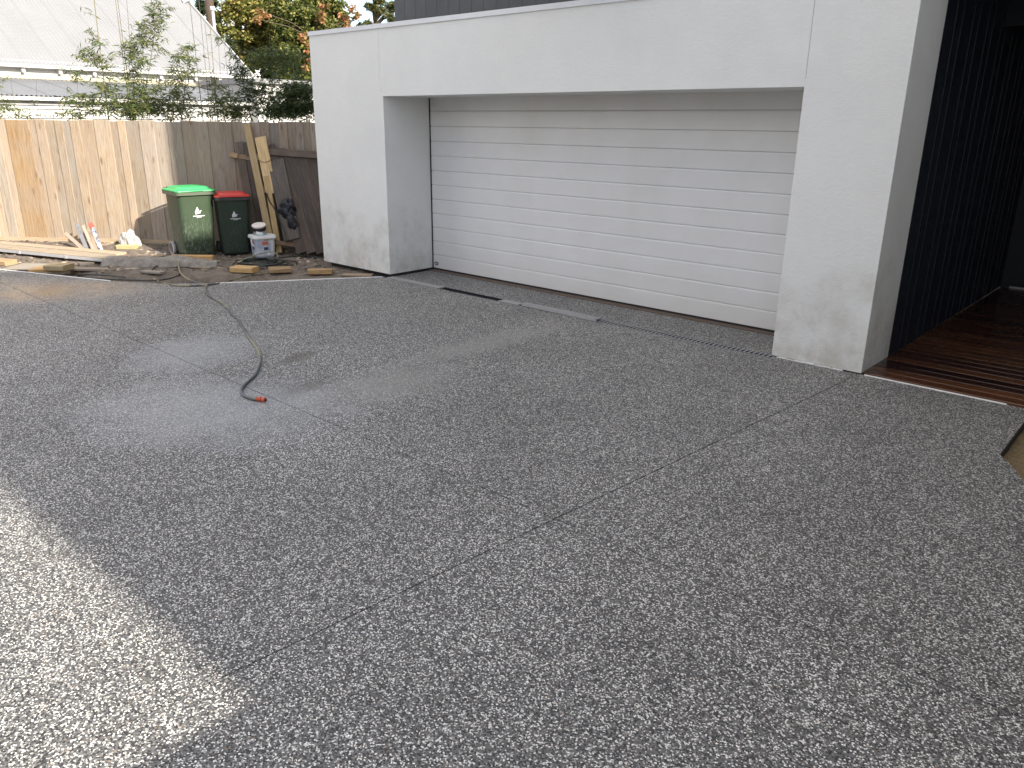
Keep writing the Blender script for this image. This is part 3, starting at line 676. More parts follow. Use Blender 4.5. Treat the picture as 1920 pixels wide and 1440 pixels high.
def tubpatch(side, a0, a1, z0_, z1_, c, nm):
    h = lambda z: (.1375+.0155*(z-.03)/.285) + .0025
    if side == 'f': V = [(h(z0_), a0, z0_), (h(z0_), a1, z0_), (h(z1_), a1, z1_), (h(z1_), a0, z1_)]
    else: V = [(a0, -h(z0_)-.015, z0_), (a1, -h(z0_)-.015, z0_), (a1, -h(z1_)-.015, z1_), (a0, -h(z1_)-.015, z1_)]
    n_ = Vector((1,0,0)) if side == 'f' else Vector((0,-1,0)); V2 = [tuple(Vector(p)-n_*.002) for p in V]
    mobj(nm, V+V2, [(0,1,2,3),(7,6,5,4),(1,0,4,5),(2,1,5,6),(3,2,6,7),(0,3,7,4)], plain('print_'+nm, c, .5, .1), tub, m=m)
for s_ in ('f','s'):
    tubpatch(s_, -.06, .045, .205, .265, (.55,.16,.12), 'label_panel'); tubpatch(s_, -.035, .04, .12, .165, (.04,.05,.10), 'label_panel')
    tubpatch(s_, -.03, .05, .278, .295, (.25,.33,.08), 'label_panel'); tubpatch(s_, .02, .07, .03, .08, (.75,.77,.78), 'label_panel')
tubpatch('f', .085, .125, .04, .27, (.62,.62,.58), 'label_panel')
MB().tube(smooth_path([m.inverted() @ (m @ Vector(p)) for p in ((.03,-.195,.30),(.06,-.20,.25),(.10,-.20,.215),(.14,-.19,.20))]), .006, 6).build('tub_handle', WHITEP, tub, True, m=m)
pt = thing('paint_tin', tuple(tb+Vector((0,-.02,.34))), 'small white paint tin tilted on top of the square plastic tub', 'paint tin')
mt = Matrix.Translation(tb+Vector((-.01,-.02,.322))) @ Matrix.Scale(1.12,4) @ Matrix.Rotation(R_(-12),4,'Z') @ Matrix.Rotation(R_(9),4,'X') @ Matrix.Rotation(R_(13),4,'Y')
def cyl(r0, r1, z0_, z1_, seg=28):
    V = [(r0*math.cos(2*math.pi*k/seg), r0*math.sin(2*math.pi*k/seg), z0_) for k in range(seg)] + [(r1*math.cos(2*math.pi*k/seg), r1*math.sin(2*math.pi*k/seg), z1_) for k in range(seg)]
    return V, [tuple(reversed(range(seg))), tuple(range(seg,2*seg))] + [(k, (k+1) % seg, (k+1) % seg+seg, k+seg) for k in range(seg)]
mobj('tin_body', *cyl(.088,.088,.022,.145), plain('tin_silver', (.45,.46,.47), .35, .2, 8, .5), pt, m=mt)
mobj('dark_band', *cyl(.0895,.0895,.085,.13), plain('band_black', (.02,.02,.025), .4), pt, m=mt)
mobj('teal_band', *cyl(.0892,.0892,.026,.05), plain('band_teal', (.22,.42,.44), .4), pt, m=mt)
V = []; a0 = -.9
for k in range(9):
    for zz, dz_ in ((.06,0),(.10,0)): a_ = a0 + k*.12; V.append((.0912*math.cos(a_), .0912*math.sin(a_), zz-.02*k/8))
mobj('tin_label', V, [(2*k, 2*k+2, 2*k+3, 2*k+1) for k in range(8)], WHITEP, pt, m=mt)
mobj('tin_lid', *cyl(.094,.094,.145,.158), plain('lid_cream', (.80,.74,.68), .5, .06, 15), pt, m=mt)

# ================================================================ HOSES
def hose(name, px, r, mat, label, cat='hose', zoff=0.0, seg=8, k=6, col=None):
    pts = []
    for p in px:
        a = at(p[0], p[1], 0); d = seg_d(a.x, a.y)
        onslab = point_in(a.x, a.y)
        z = r + .001 if onslab else (max(soilz(a.x, a.y), -.06) + r + .012)
        if len(p) > 2: z += p[2]
        q_ = at(p[0], p[1], z + zoff); pts.append(q_)
    mb = MB(); mb.tube(smooth_path(pts, k), r, seg); o = mb.build(name, mat, None, True); 
    if label: tag(o, label, cat)
    return o, pts
def point_in(x, y):
    inside = False; n = len(outline)
    for k in range(n):
        x1, y1 = outline[k]; x2, y2 = outline[(k+1) % n]
        if (y1 > y) != (y2 > y) and x < (x2-x1)*(y-y1)/(y2-y1)+x1: inside = not inside
    return inside
def m_hose(name, a, b, sc=3.0):
    q = NM(name); v = q.co(); n1 = q.noise(v, sc, 3); q.base(q.mix(q.ramp(n1, [(.45,0),(.55,1)]), a, b)); q.rough(.38); return q.m
HG = m_hose('grey_hose', (.06,.075,.09), (.22,.21,.13), 1.3); HB = m_hose('dark_hose', (.018,.022,.022), (.035,.045,.04)); HY = m_hose('striped_hose', (.02,.02,.018), (.26,.23,.12), 5)
root = thing('garden_hose', tuple(at(480,700)), 'grey and yellow garden hose snaking over the driveway to an orange connector', 'hose')
hp = [(336,478,.05),(335,492,.05),(337,508,.02),(347,520,.01),(366,529),(386,533),(385,541),(388,550),(396,557),(405,562),(417,568),(425,577),(434,588),(447,600),(455,613),(463,626),(473,641),(482,653),(487,665),(488,678),(484,692),(477,704),(467,714),(458,722),(453,730),(454,738),(462,744),(474,748),(485,749)]
pts = []
for p in hp:
    a = at(p[0], p[1]); z = .0125 if point_in(a.x, a.y) else max(soilz(a.x, a.y), -.05)+.02
    if len(p) > 2: z += p[2]
    pts.append(at(p[0], p[1], z))
MB().tube(smooth_path(pts, 6), .0115, 10).build('hose_body', HG, root, True)
e = pts[-1]; d = (at(500,751,.0165)-at(484,749,.0165)).normalized(); e = e + Vector((0,0,.004))
ORG = plain('orange_plastic', (.52,.10,.045), .4, .15, 20)
def ringtube(a0, a1, r, nm, mt): return MB().tube([e + d*a0, e + d*((a0+a1)/2), e + d*a1], r, 14).build(nm, mt, root, False)
ORD = plain('orange_shade', (.36,.06,.025), .5)
ringtube(-.016,-.002,.0155,'connector_nut',ORG); ringtube(-.0018,.006,.0125,'connector_neck',ORD); ringtube(.0062,.022,.0190,'connector_nut',ORG); ringtube(.0222,.030,.0125,'connector_neck',ORD); ringtube(.0302,.056,.0180,'connector_collar',ORG); ringtube(.0562,.064,.013,'connector_tip',plain('connector_dark',(.12,.03,.015),.5))
hose('dark_hose', [(281,512),(286,504),(296,498),(308,495),(322,496),(334,502),(338,510),(333,517),(318,522),(300,525),(280,526),(250,525),(215,524),(180,522),(150,521),(141,518),(150,515),(180,515),(210,517),(234,520)], .010, HB, 'thin black hose looping over the slab edge in front of the long planks')
hose('striped_hose', [(533,498),(520,506),(505,511),(480,515),(455,520),(430,527),(405,532),(380,535),(350,536),(322,534),(302,529),(290,523),(283,518)], .009, HY, 'black and yellow striped hose running from the coil along the slab edge')
hose('black_hose', [(500,494),(515,487),(535,482,0),(560,480),(585,481),(604,484)], .009, HB, 'black hose running from the coil toward the garage corner')
hose('black_ring', [(524,494),(532,490),(545,489),(556,491),(555,495),(542,497),(528,496),(524,493)], .008, HB, 'small flat loop of black hose lying right of the hose coil')
coil = thing('hose_coil', tuple(at(487,495)), 'messy coil of black garden hose on the soil between the timber blocks', 'hose coil')
cc = at(487,497,-.02); pts = []
for i in range(7*20+1):
    a = 2*math.pi*i/20; t = i/140; r_ = .30 + .07*math.sin(a*.37+1) - .06*t + .02*math.sin(a*1.7)
    pts.append(cc + ux*(r_*1.05*math.cos(a)) + uy*(r_*.98*math.sin(a)) + Vector((.02*math.sin(i*.11), .02*math.cos(i*.07), .015 + .05*t + .012*math.sin(a*1.3+i*.05))))
MB().tube(pts, .0095, 7).build('loop', HB, coil, True)
pts = [cc + ux*(.28*math.cos(a)-.02) + uy*(.30*math.sin(a)) + Vector((0,0,.10+.05*math.sin(a*1.5))) for a in np.linspace(.1, 4.2, 40)]
MB().tube(pts, .009, 7).build('pale_loop', m_hose('pale_hose', (.34,.31,.18), (.20,.20,.14), 4), coil, True, )
coil.children[-1]['label'] = 'pale yellow loop on top of the coil'

# ================================================================ TIMBER OFFCUTS, PLANKS, RUBBISH
def block(p0, p1, wd, th, label, col, mat=WOODN, zt=None, tilt=0, cat='timber offcut', group='timber offcuts on the soil', name='timber_block'):
    """block whose front bottom edge runs between two pixels"""
    a = at(*p0, -.02); b = at(*p1, -.02); z = -.03 if zt is None else zt
    a = at(*p0, z); b = at(*p1, z); dr_ = (b-a).normalized(); nn = Vector((-dr_.y, dr_.x, 0))
    if nn.dot(fn) > 0: nn = -nn
    A = a + nn*wd/2; B = b + nn*wd/2; A.z = B.z = z + th/2
    n = Vector((0,0,1)) + nn*tilt
    return loose_plank(name, label, cat, A, B, wd, th, n, mat, col, group)
block((431,511),(473,513), .20, .075, 'pale timber block in front of the hose coil, left of the other blocks', (.46,.31,.14))
block((505,513),(547,511), .24, .055, 'pale timber block right of the hose coil near the slab edge', (.40,.28,.15))
block((577,515),(622,515), .10, .07, 'timber block with a notch lying below the left garage pier', (.50,.34,.16))
block((640,519),(696,520), .15, .025, 'thin flat board lying beside the slab edge under the garage corner', (.33,.26,.19))
block((82,508),(119,509), .26, .075, 'square timber block resting on the offcut below the long aluminium plank', (.42,.34,.20), zt=-.01)
block((54,511),(120,511), .30, .04, 'light pine offcut under the square timber block at the slab edge', (.55,.37,.17), zt=-.045)
block((-25,496),(10,499), .2, .07, 'timber block end at the left border of the picture near the slab', (.44,.31,.18), zt=-.02)
block((120,508),(255,509), .15, .03, 'long thin board in the dark gap below the aluminium plank', (.40,.33,.25), WOOD, zt=-.07)
block((5,505),(60,506), .45, .012, 'grey ply sheet lying at the far slab edge left of the pine offcut', (.30,.27,.22), WOOD, zt=-.03)
block((220,508),(253,505), .05, .012, 'small pale splinter of wood lying in the dark gap', (.55,.47,.36), WOODN, zt=-.05)
block((322,491),(399,492), .09, .10, 'orange pine beam lying in front of the green lid bin', (.56,.35,.15), WOODN, zt=-.03)
block((262,512),(300,515), .12, .03, 'grey splintered board end under the front of the grey matting', (.26,.23,.19), WOOD, zt=-.04)
block((355,503),(392,505), .10, .02, 'short grey lath lying on the soil between the matting and the hose coil', (.28,.24,.19), WOOD, zt=-.03)
block((540,489),(590,492), .06, .018, 'thin dark lath lying on the soil near the foot of the old fence panel', (.12,.10,.08), WOOD, zt=-.03)
block((150,500),(178,498), .10, .05, 'dark wedge of timber in the gap behind the square block', (.15,.12,.09), WOOD, zt=-.06)
# long scaffold plank (board with a metal lip)
sc_ = thing('scaffold_plank', tuple(at(60,480)), 'long pale plank with a metal lip lying across the offcuts along the fence', 'plank')
A = at(-140,452,.06); B = at(197,485,.06)
d_ = (B-A).normalized(); nn = Vector((-d_.y, d_.x, 0)); 
if nn.dot(fn) > 0: nn = -nn
plank('plank_top', A+nn*.13, B+nn*.13, .27, .016, (0,0,1), WOOD, sc_, (.46,.38,.27))
plank('metal_lip', A+Vector((0,0,-.028)), B+Vector((0,0,-.028)), .045, .012, -nn, ALU, sc_)
for t in (.28,.55,.80): 
    p = A.lerp(B, t); plank('bracket', p+Vector((0,0,-.03))-nn*.008-d_*.03, p+Vector((0,0,-.03))-nn*.008+d_*.03, .05, .008, -nn, ALU, sc_)
plank('cross_bearer', A.lerp(B,.45)+nn*.05+Vector((0,0,-.10)), A.lerp(B,.45)+nn*.22+Vector((0,0,-.10)), .09, .16, (0,0,1), WOOD, sc_, (.3,.24,.17))
# second plank behind it
loose_plank('plank', 'weathered plank lying directly behind the long plank with the metal lip', 'plank', at(-120,452,.03)+nn*.30, at(215,478,.03)+nn*.12, .2, .03, (0,0,1), WOOD, (.42,.34,.24))
# old grey carpet roll / matting
CARP = NM('grey_matting'); v = CARP.co(); n1 = CARP.noise(v, 9, 6, .7); n2 = CARP.noise(v, 90, 3); CARP.base(CARP.mix(CARP.ramp(n1, [(.35,0),(.65,1)]), (.20,.18,.155), (.36,.33,.29))); CARP.rough(1.0); CARP.bump(CARP.math('ADD', n1, n2), 1.0, .02)
a0, a1 = at(190,488,.05), at(409,497,.0); dd = (a1-a0).normalized(); nn2 = Vector((-dd.y, dd.x, 0))
if nn2.dot(fn) > 0: nn2 = -nn2
V = []; Fc = []; NU, NV = 90, 22
for i in range(NU+1):
    u_ = i/NU; base = a0.lerp(a1, u_)
    for j in range(NV+1):
        v_ = j/NV; off = -.05 + v_*(.36 - .20*u_); wv = noise.noise(Vector((u_*5, v_*2, 0)))*.02 + noise.noise(Vector((u_*19, v_*7, 4)))*.007
        drop = -.10*max(0, .28-v_)/.28 if True else 0
        fray = (.012*noise.noise(Vector((u_*70, 0, 1))) if j == 0 else 0)
        rise = .055*math.exp(-((u_-.62)/.16)**2)*v_
        p = base + nn2*(off + fray); V.append((p.x, p.y, .03 + .02*(1-u_) + drop*(1-.3*u_) + wv + rise))
for i in range(NU):
    for j in range(NV): k_ = i*(NV+1)+j; Fc.append((k_, k_+1, k_+NV+2, k_+NV+1))
cp_ = mobj('carpet_piece', V, Fc, CARP.m, smooth=True); tag(cp_, 'strip of frayed grey matting draped over the planks in front of the bins', 'matting')
so_ = cp_.modifiers.new('thick', 'SOLIDIFY'); so_.thickness = .018
# white plastic bag over yellow sponge
wq = NM('white_film'); v = wq.co(); wq.base(wq.mix(wq.noise(v, 6, 4), (.40,.39,.37), (.52,.51,.50))); wq.rough(.3); wq.b.inputs['Transmission Weight'].default_value = .12; wq.bump(wq.noise(v, 16, 5, .7), .9, .02)
pb = at(240,475,.0)
wb = thing('plastic_bag', tuple(pb), 'crumpled white plastic bag standing against the fence left of the bins', 'bag')
crumple('bag_top', fpt(245,458,.24), (.185,.08,.22), .38, wq.m, None, None, 1, 5, parent=wb)
crumple('bag_skirt', fpt(248,470,.26), (.20,.08,.075), .45, wq.m, None, None, 4, 5, parent=wb)
crumple('bag_tail', fpt(263,477,.34), (.13,.06,.035), .4, wq.m, None, None, 14, 4, parent=wb, nrm=.35)
yb = fpt(242,477,.34); yb.z = max(yb.z, .03)
loose_plank('yellow_slab', 'pale yellow foam slab under the white plastic bag', 'foam slab', yb-ft*.16, yb+ft*.16, .14, .07, (0,0,1), plain('yellow_foam', (.40,.35,.18), .8, .15, 10, 0, .3), None)
st = [fpt(a,b,o_) for a,b,o_ in ((229,457,.30),(222,465,.36),(212,474,.42),(203,481,.50),(196,490,.58),(193,496,.62))]
tag(MB().tube(smooth_path(st), .022, 8, taper=.8).build('grey_pipe', plain('grey_tube', (.20,.20,.21), .5), smooth=True), 'bent grey tube leaning out from the white bag over the planks', 'pipe')
# striped rag
rg = fpt(300,476,.42); rag = thing('rag', tuple(rg), 'small crumpled black and white striped rag beside the bin wheel', 'rag')
q = NM('striped_cloth'); v = q.co(); wv_ = q.n('ShaderNodeTexWave'); wv_.inputs['Scale'].default_value = 14; wv_.inputs['Distortion'].default_value = 6; q.l(v, wv_.inputs['Vector']); q.base(q.ramp(wv_.outputs[1], [(.4,(.04,.04,.05)),(.6,(.32,.32,.33))])); q.rough(.9)
crumple('cloth', rg, (.10,.07,.05), .7, q.m, None, None, 21, parent=rag); crumple('cloth_fold', rg-ft*.11-Vector((0,0,.015)), (.07,.05,.03), .6, q.m, None, None, 25, 3, parent=rag)
# levels and straight edges leaning on the fence
LV = lean_plane(.36, .62)
STK = [((122,437),(163,473),7,.020,(.34,.27,.2),WOOD,'brown wooden offcut leaning furthest left among the straight edges'),
       ((144,420),(164,471),7,.022,(0,0,0),None,'dark grey straight edge leaning second from the left against the fence'),
       ((156,423),(178,475),6,.020,(.45,.38,.30),WOOD,'worn wooden straight edge in the middle of the leaning group'),
       ((165,426),(184,476),5,.020,(.30,.22,.14),WOOD,'thin brown stick leaning beside the blue level'),
       ((172,421),(193,477),7,.025,(0,0,0),'lv','blue and silver spirit level with a red end leaning on the fence')]
LVG = plain('scuffed_grey', (.20,.20,.215), .5, .6, 14, .2)
lq = NM('level_paint'); v = lq.co(rnd=True); lq.base(lq.ramp(lq.noise(v, 16, 3), [(.38,(.07,.10,.17)),(.5,(.45,.48,.52)),(.62,(.16,.16,.17))])); lq.rough(.4)
for a, b, w_, th, col, mt_, lab in STK:
    if mt_ == 'lv':
        lv = thing('spirit_level', tuple(fpt(*b,.3)), lab, 'spirit level', 'straight edges leaning on the fence')
        lean('level_body', (173,426), b, w_, th, LV, lq.m, lv, None); lean('end_cap', (169,419), (174,427), 8, .035, LV, plain('red_cap', (.55,.10,.07), .5), lv, None, .006)
    else: lean('straight_edge', a, b, w_, th, LV, LVG if mt_ is None else mt_, None, col if mt_ else None, 0, lab, 'straight edge', 'straight edges leaning on the fence')

# clods, chips and splinters over the soil
vv = []; ff = []
for k in range(2200):
    t_ = random.uniform(-2.0, 6.6); s2 = random.uniform(.05, 2.0); p = FL + ft*t_ + fn*s2
    if point_in(p.x, p.y) or (p.y > -.05 and p.x > X0-.05): continue
    z = soilz(p.x, p.y); r_ = random.choice((.006,.009,.013,.02,.03)); a = random.uniform(0,6.28); l_ = random.uniform(1,3.2); h_ = r_*random.uniform(.4,1)
    dx, dy = math.cos(a), math.sin(a); kk = len(vv)
    vv += [(p.x-dx*r_*l_, p.y-dy*r_*l_, z), (p.x+dy*r_, p.y-dx*r_, z), (p.x+dx*r_*l_, p.y+dy*r_*l_, z), (p.x-dy*r_, p.y+dx*r_, z), (p.x, p.y, z+h_), (p.x+dx*r_*.4, p.y+dy*r_*.4, z+h_*.8)]
    ff += [(kk,kk+1,kk+4),(kk+1,kk+2,kk+5,kk+4),(kk+2,kk+3,kk+5),(kk+3,kk,kk+4,kk+5)]
q = NM('debris'); g_ = q.n('ShaderNodeNewGeometry'); q.base(q.ramp(g_.outputs['Random Per Island'], [(0,(.03,.025,.02)),(.5,(.14,.11,.085)),(.8,(.24,.18,.12)),(1,(.42,.34,.24))])); q.rough(.9)
tag(mobj('soil_debris', vv, ff, q.m), 'scattered clods and wood chips on the bare soil by the fence', 'debris', kind='stuff')

# ================================================================ NEIGHBOUR HOUSE
EX = -15.24; EZ = 3.30; WX2 = EX - .14; PIT = R_(33.5); y0n, y1n = -9.0, 7.14
WHT = plain('white_weatherboard', (.50,.495,.475), .6, .05, 2); ROOFW = plain('pale_roof_steel', (.25,.255,.262), .42, .12, 1.2, .15); ROOFG = plain('grey_lean_to_steel', (.19,.20,.215), .45, .12, 1.5, .1)
CREAM = plain('cream_trim', (.40,.35,.26), .6, .06)
nh = thing('neighbour_house', (EX-4, 0, -.4), 'white weatherboard house with pale corrugated roof behind the paling fence', 'house')
RL = 4.55  # slope length to the ridge
def corr_sheet(xa, za, ang, y_a, y_b, length, pitch=.10, amp=.016):
    n = max(2, int((y_b-y_a)/pitch*6)); V = []; dx, dz = -math.cos(ang), math.sin(ang); nx, nz = math.sin(ang), math.cos(ang)
    for i in range(n+1):
        yy = y_a + (y_b-y_a)*i/n; h = amp*math.cos(2*math.pi*(yy-y_a)/pitch)
        V.append((xa+nx*h, yy, za+nz*h)); V.append((xa+dx*length+nx*h, yy, za+dz*length+nz*h))
    return V, [(2*i, 2*i+2, 2*i+3, 2*i+1) for i in range(n)]
shm = None; yy = y1n
while yy > y0n:
    if shm is None: V, F_ = corr_sheet(0, 0, PIT, -.80, 0, RL); shm = meshd('roof_sheet', V, F_)
    link('roof_sheet', shm, ROOFW, nh, Matrix.Translation((EX, yy, EZ + (.004 if int(round(yy*10)) % 2 else 0)))); yy -= .79
rx, rz = EX - math.cos(PIT)*RL, EZ + math.sin(PIT)*RL
V, F_ = corr_sheet(0, 0, math.pi-PIT, y0n, y1n, RL, .2, .01); mobj('rear_roof', [(rx*2-EX - x_ + 0, y_, z_+EZ) for x_, y_, z_ in [(-a, b, c) for a, b, c in V]] if False else [(2*rx-EX+(x_), y_, z_+EZ) for x_, y_, z_ in V], F_, ROOFW, nh)
MB().tube([(rx,y0n,rz+.03),(rx,y1n,rz+.03)], .07, 8).build('ridge_cap', WHT, nh)
plank('barge_board', (EX+.05,y1n+.02,EZ-.02), (rx,y1n+.02,rz+.02), .16, .03, (0,1,0), WHT, nh)
MB().box((EX+.01,y0n,EZ-.085),(EX+.10,y1n+.03,EZ-.01)).build('gutter', WHT, nh)
MB().box((WX2,y0n,EZ-.012+.0),(EX+.005,y1n,EZ+.0)).build('soffit', plain('soffit_white', (.70,.69,.67), .7), nh)
yy = -2.6+.0; ys = [onpl(px, 122, (EX,0,0), (1,0,0)).y for px in (42,111,175,235,300,365,410)]
for yb_ in ys: MB().box((WX2+.0,yb_-.04,EZ-.20),(EX+.02,yb_+.04,EZ-.086)).build('eave_bracket', WHT, nh)
z = -.4; k = 0
wbm = None
while z < EZ-.02:
    V = [(WX2+.030,y0n,z),(WX2+.030,y1n-.3,z),(WX2+.004,y1n-.3,z+.172),(WX2+.004,y0n,z+.172),(WX2-.02,y0n,z),(WX2-.02,y1n-.3,z),(WX2-.02,y1n-.3,z+.172),(WX2-.02,y0n,z+.172)]
    if z > 2.3: mobj('weatherboard', V, [(0,1,2,3),(7,6,5,4),(1,0,4,5),(2,1,5,6),(3,2,6,7),(0,3,7,4)], WHT, nh)
    z += .165
MB().box((WX2-6,y0n,-.4),(WX2-.021,y1n-.3,EZ-.02)).build('core_wall', WHT, nh)
V = [(WX2-.01,y1n-.3,EZ-.05),(2*rx-EX+.5,y1n-.3,EZ-.05),(rx,y1n-.3,rz-.25)]; V2 = [(a,b-.1,c) for a,b,c in V]; mobj('gable_wall', V+V2, [(0,1,2),(5,4,3),(1,0,3,4),(2,1,4,5),(0,2,5,3)], WHT, nh)
# lean-to
LX = -12.35; LZ = onpl(187,183,(LX,0,0),(1,0,0)).z; TZ = onpl(100,150,(WX2,0,0),(1,0,0)).z
la = math.atan2(TZ-LZ, LX-WX2); ll = math.hypot(TZ-LZ, LX-WX2)
V, F_ = corr_sheet(0, 0, la, -.80, 0, ll); sh2 = meshd('lean_to_sheet', V, F_); yy = 9.0
while yy > y0n: link('lean_to_sheet', sh2, ROOFG, nh, Matrix.Translation((LX, yy, LZ))); yy -= .79
MB().box((WX2+.023,y0n,TZ+.005),(WX2+.06,9,TZ+.09)).build('flashing', CREAM, nh)
MB().box((LX+.0,y0n,LZ-.10),(LX+.10,9,LZ-.02)).build('gutter', WHT, nh)
WX3 = LX - .10; z = -.4
while z < LZ-.14:
    V = [(WX3+.045,y0n,z),(WX3+.045,9,z),(WX3+.002,9,z+.205),(WX3+.002,y0n,z+.205),(WX3-.02,y0n,z),(WX3-.02,9,z),(WX3-.02,9,z+.205),(WX3-.02,y0n,z+.205)]
    mobj('weatherboard', V, [(0,1,2,3),(7,6,5,4),(1,0,4,5),(2,1,5,6),(3,2,6,7),(0,3,7,4)], WHT, nh); z += .20
MB().box((WX2+.1,y0n,-.4),(WX3-.021,9,LZ-.16)).build('core_wall', WHT, nh)
MB().box((WX3+.048,y0n,LZ-.20),(WX3+.07,9,LZ-.14)).build('fascia_shadow_board', plain('grey_trim', (.30,.30,.31), .6), nh)
# antenna
ap = onpl(343,22,(rx,0,0),(1,0,0)); 
tv = thing('roof_antenna', tuple(ap), 'small grey aerial standing on the ridge of the white house', 'aerial')
b_ = onpl(341,32,(rx+.3,0,0),(1,0,0)); t_ = onpl(345,-8,(rx+.3,0,0),(1,0,0)); MB().tube([b_-Vector((0,0,.3)), t_], .02, 6).build('mast', ALU, tv)
MB().tube([onpl(328,17,(rx+.3,0,0),(1,0,0)), onpl(360,26,(rx+.3,0,0),(1,0,0))], .018, 5).build('boom', ALU, tv); MB().tube([onpl(343,4,(rx+.3,0,0),(1,0,0)), onpl(360,-6,(rx+.3,0,0),(1,0,0))], .05, 5).build('dish_arm', ALU, tv)
# low white shed to the right
sh = thing('garden_shed', (-11, 9, -.4), 'low white outbuilding half hidden by bamboo beside the garage', 'shed')
sx0 = -12.0; pa = onpl(478,147,(sx0,0,0),(1,0,0)); pb_ = onpl(640,159,(sx0,0,0),(1,0,0))
MB().box((sx0-3,pa.y,-.4),(sx0,pa.y+6,pa.z-.12)).build('shed_wall', WHT, sh)
MB().box((sx0-3.1,pa.y-.1,pa.z-.118),(sx0+.12,pa.y+6.1,pa.z)).build('shed_roof', ROOFW, sh)
# wires? none; pole and flue
dpl = Vector((-19,0,0))
up = thing('utility_pole', tuple(onpl(397,200,dpl,(1,0,0))), 'brown timber pole rising behind the white roof', 'pole')
pA = onpl(400,80,dpl,(1,0,0)); pB = onpl(394,-60,dpl,(1,0,0)); MB().tube([(pA.x,pA.y,-.4),(pB.x,pA.y,pB.z)], .15, 10).build('pole_shaft', plain('pole_brown', (.060,.040,.028), .85), up, True)
fl = thing('flue_pipe', tuple(onpl(405,60,(-17.5,0,0),(1,0,0))), 'white flue pipe standing beside the brown pole', 'flue')
pA = onpl(404,70,(-17.5,0,0),(1,0,0)); pB = onpl(400,20,(-17.5,0,0),(1,0,0)); MB().tube([pA-Vector((0,0,2)),Vector((pA.x,pA.y,pB.z))], .045, 8).build('flue_tube', ALU, fl, True)
MB().tube([Vector((pA.x,pA.y,pB.z)),Vector((pA.x,pA.y,pB.z+.12))], .075, 8).build('flue_cowl', CAP, fl, True)

# ================================================================ PLANTS
def leaves(P, size, asp, droop=0.0, rs=None, fold=.0):
    """P (n,3) centres -> one diamond leaf each"""
    n = len(P); r = rs or rng
    th = r.uniform(0, 2*np.pi, n); el = r.normal(-droop, .45, n)
    d = np.stack([np.cos(th)*np.cos(el), np.sin(th)*np.cos(el), np.sin(el)], 1)
    q_ = r.normal(0, 1, (n,3)); b = np.cross(d, q_); b /= np.linalg.norm(b, axis=1)[:,None]
    s_ = (size * r.uniform(.6, 1.35, n))[:,None]; w_ = s_*asp
    V = np.stack([P, P + d*s_*.42 + b*w_*.5, P + d*s_, P + d*s_*.42 - b*w_*.5], 1).reshape(-1,3)
    F_ = np.arange(n*4).reshape(-1,4); return V, F_
def leafmesh(name, V, F_, mat, parent):
    me = bpy.data.meshes.new(name); nv, nf = len(V), len(F_)
    me.vertices.add(nv); me.vertices.foreach_set('co', V.astype(np.float32).ravel()); me.loops.add(nf*4); me.loops.foreach_set('vertex_index', F_.astype(np.int32).ravel())
    me.polygons.add(nf); me.polygons.foreach_set('loop_start', np.arange(0, nf*4, 4, dtype=np.int32)); me.polygons.foreach_set('loop_total', np.full(nf, 4, dtype=np.int32)); me.update(calc_edges=True)
    return link(name, me, mat, parent)
BAM = m_leaf('bamboo_leaf', [(.15,(.035,.060,.018)),(.4,(.075,.115,.030)),(.62,(.135,.165,.050)),(.85,(.28,.27,.10))])
BAMD = m_leaf('dark_bamboo_leaf', [(.15,(.016,.032,.012)),(.5,(.04,.07,.022)),(.8,(.08,.12,.035))])
CULM = plain('bamboo_culm', (.15,.135,.075), .5, .3, 4); CULMG = plain('grey_cane', (.085,.08,.06), .6, .3, 4)
BO = -.45     # bamboo stands this far behind the fence
def bpt(px, py, off=BO): return onpl(px, py, FL + fn*off, fn)
def bamboo(label, culms, tufts, seed, mat=BAM, off=BO):
    """culms: (px bottom at fence top, px top, py top, radius); tufts: (cx, cy, rx, ry, count) in photo pixels"""
    r = np.random.default_rng(seed); base = bpt(culms[0][0], 225, off); root = thing('bamboo', (base.x, base.y, -.3), label, 'bamboo', 'bamboo row behind the fence')
    for (xb, xt, yt, rad) in culms:
        a = bpt(xb, 228, off); b = bpt(xt, yt, off); d_ = b - a; a2 = a - d_ * ((a.z+.3)/max(d_.z,.1)); 
        MB().tube([a2, a2.lerp(b,.5)+Vector((.02,.02,0)), b], rad*1.35, 6, taper=.35).build('culm', CULM if rad > .009 else CULMG, root, True)
    Ps = []; stems = MB()
    for (cx, cy, rx_, ry_, cnt) in tufts:
        cnt = int(cnt*1.35)
        c_ = bpt(cx, cy, off); sc = (c_-CAM).dot(CF)/FP
        ns = max(2, cnt//9)
        for k in range(ns):
            # spray: a twig that carries drooping leaves
            o = Vector((0,0,0)) + ft*float(r.normal(0,.5)*rx_*sc) + Vector((0,0,float(r.normal(0,.5)*ry_*sc))) + fn*float(r.normal(0,.5)*rx_*sc*.7)
            p0 = c_ + o; dr_ = (ft*float(r.normal(0,1)) + fn*float(r.normal(0,.8)) + Vector((0,0,float(r.uniform(-.1,.8))))).normalized(); Lh = float(r.uniform(.10,.24))
            stems.tube([p0, p0+dr_*Lh*.6+Vector((0,0,.01)), p0+dr_*Lh-Vector((0,0,.02))], .0022, 3, cap=False)
            for j in range(9): t = (j+1)/9; Ps.append(tuple(p0 + dr_*Lh*t + Vector(tuple(r.normal(0,.012,3)))))
    if stems.V: tag(stems.build('twigs', CULMG, root), kind='stuff')
    if Ps:
        V, F_ = leaves(np.array(Ps), .105, .155, .35, r); leafmesh('foliage', V, F_, mat, root)
    return root
bamboo('slender bamboo clump rising at the left border above the fence', [(30,20,150,.006),(8,2,170,.006)], [(12,208,30,16,190),(45,217,16,7,50),(4,160,8,6,20)], 1)
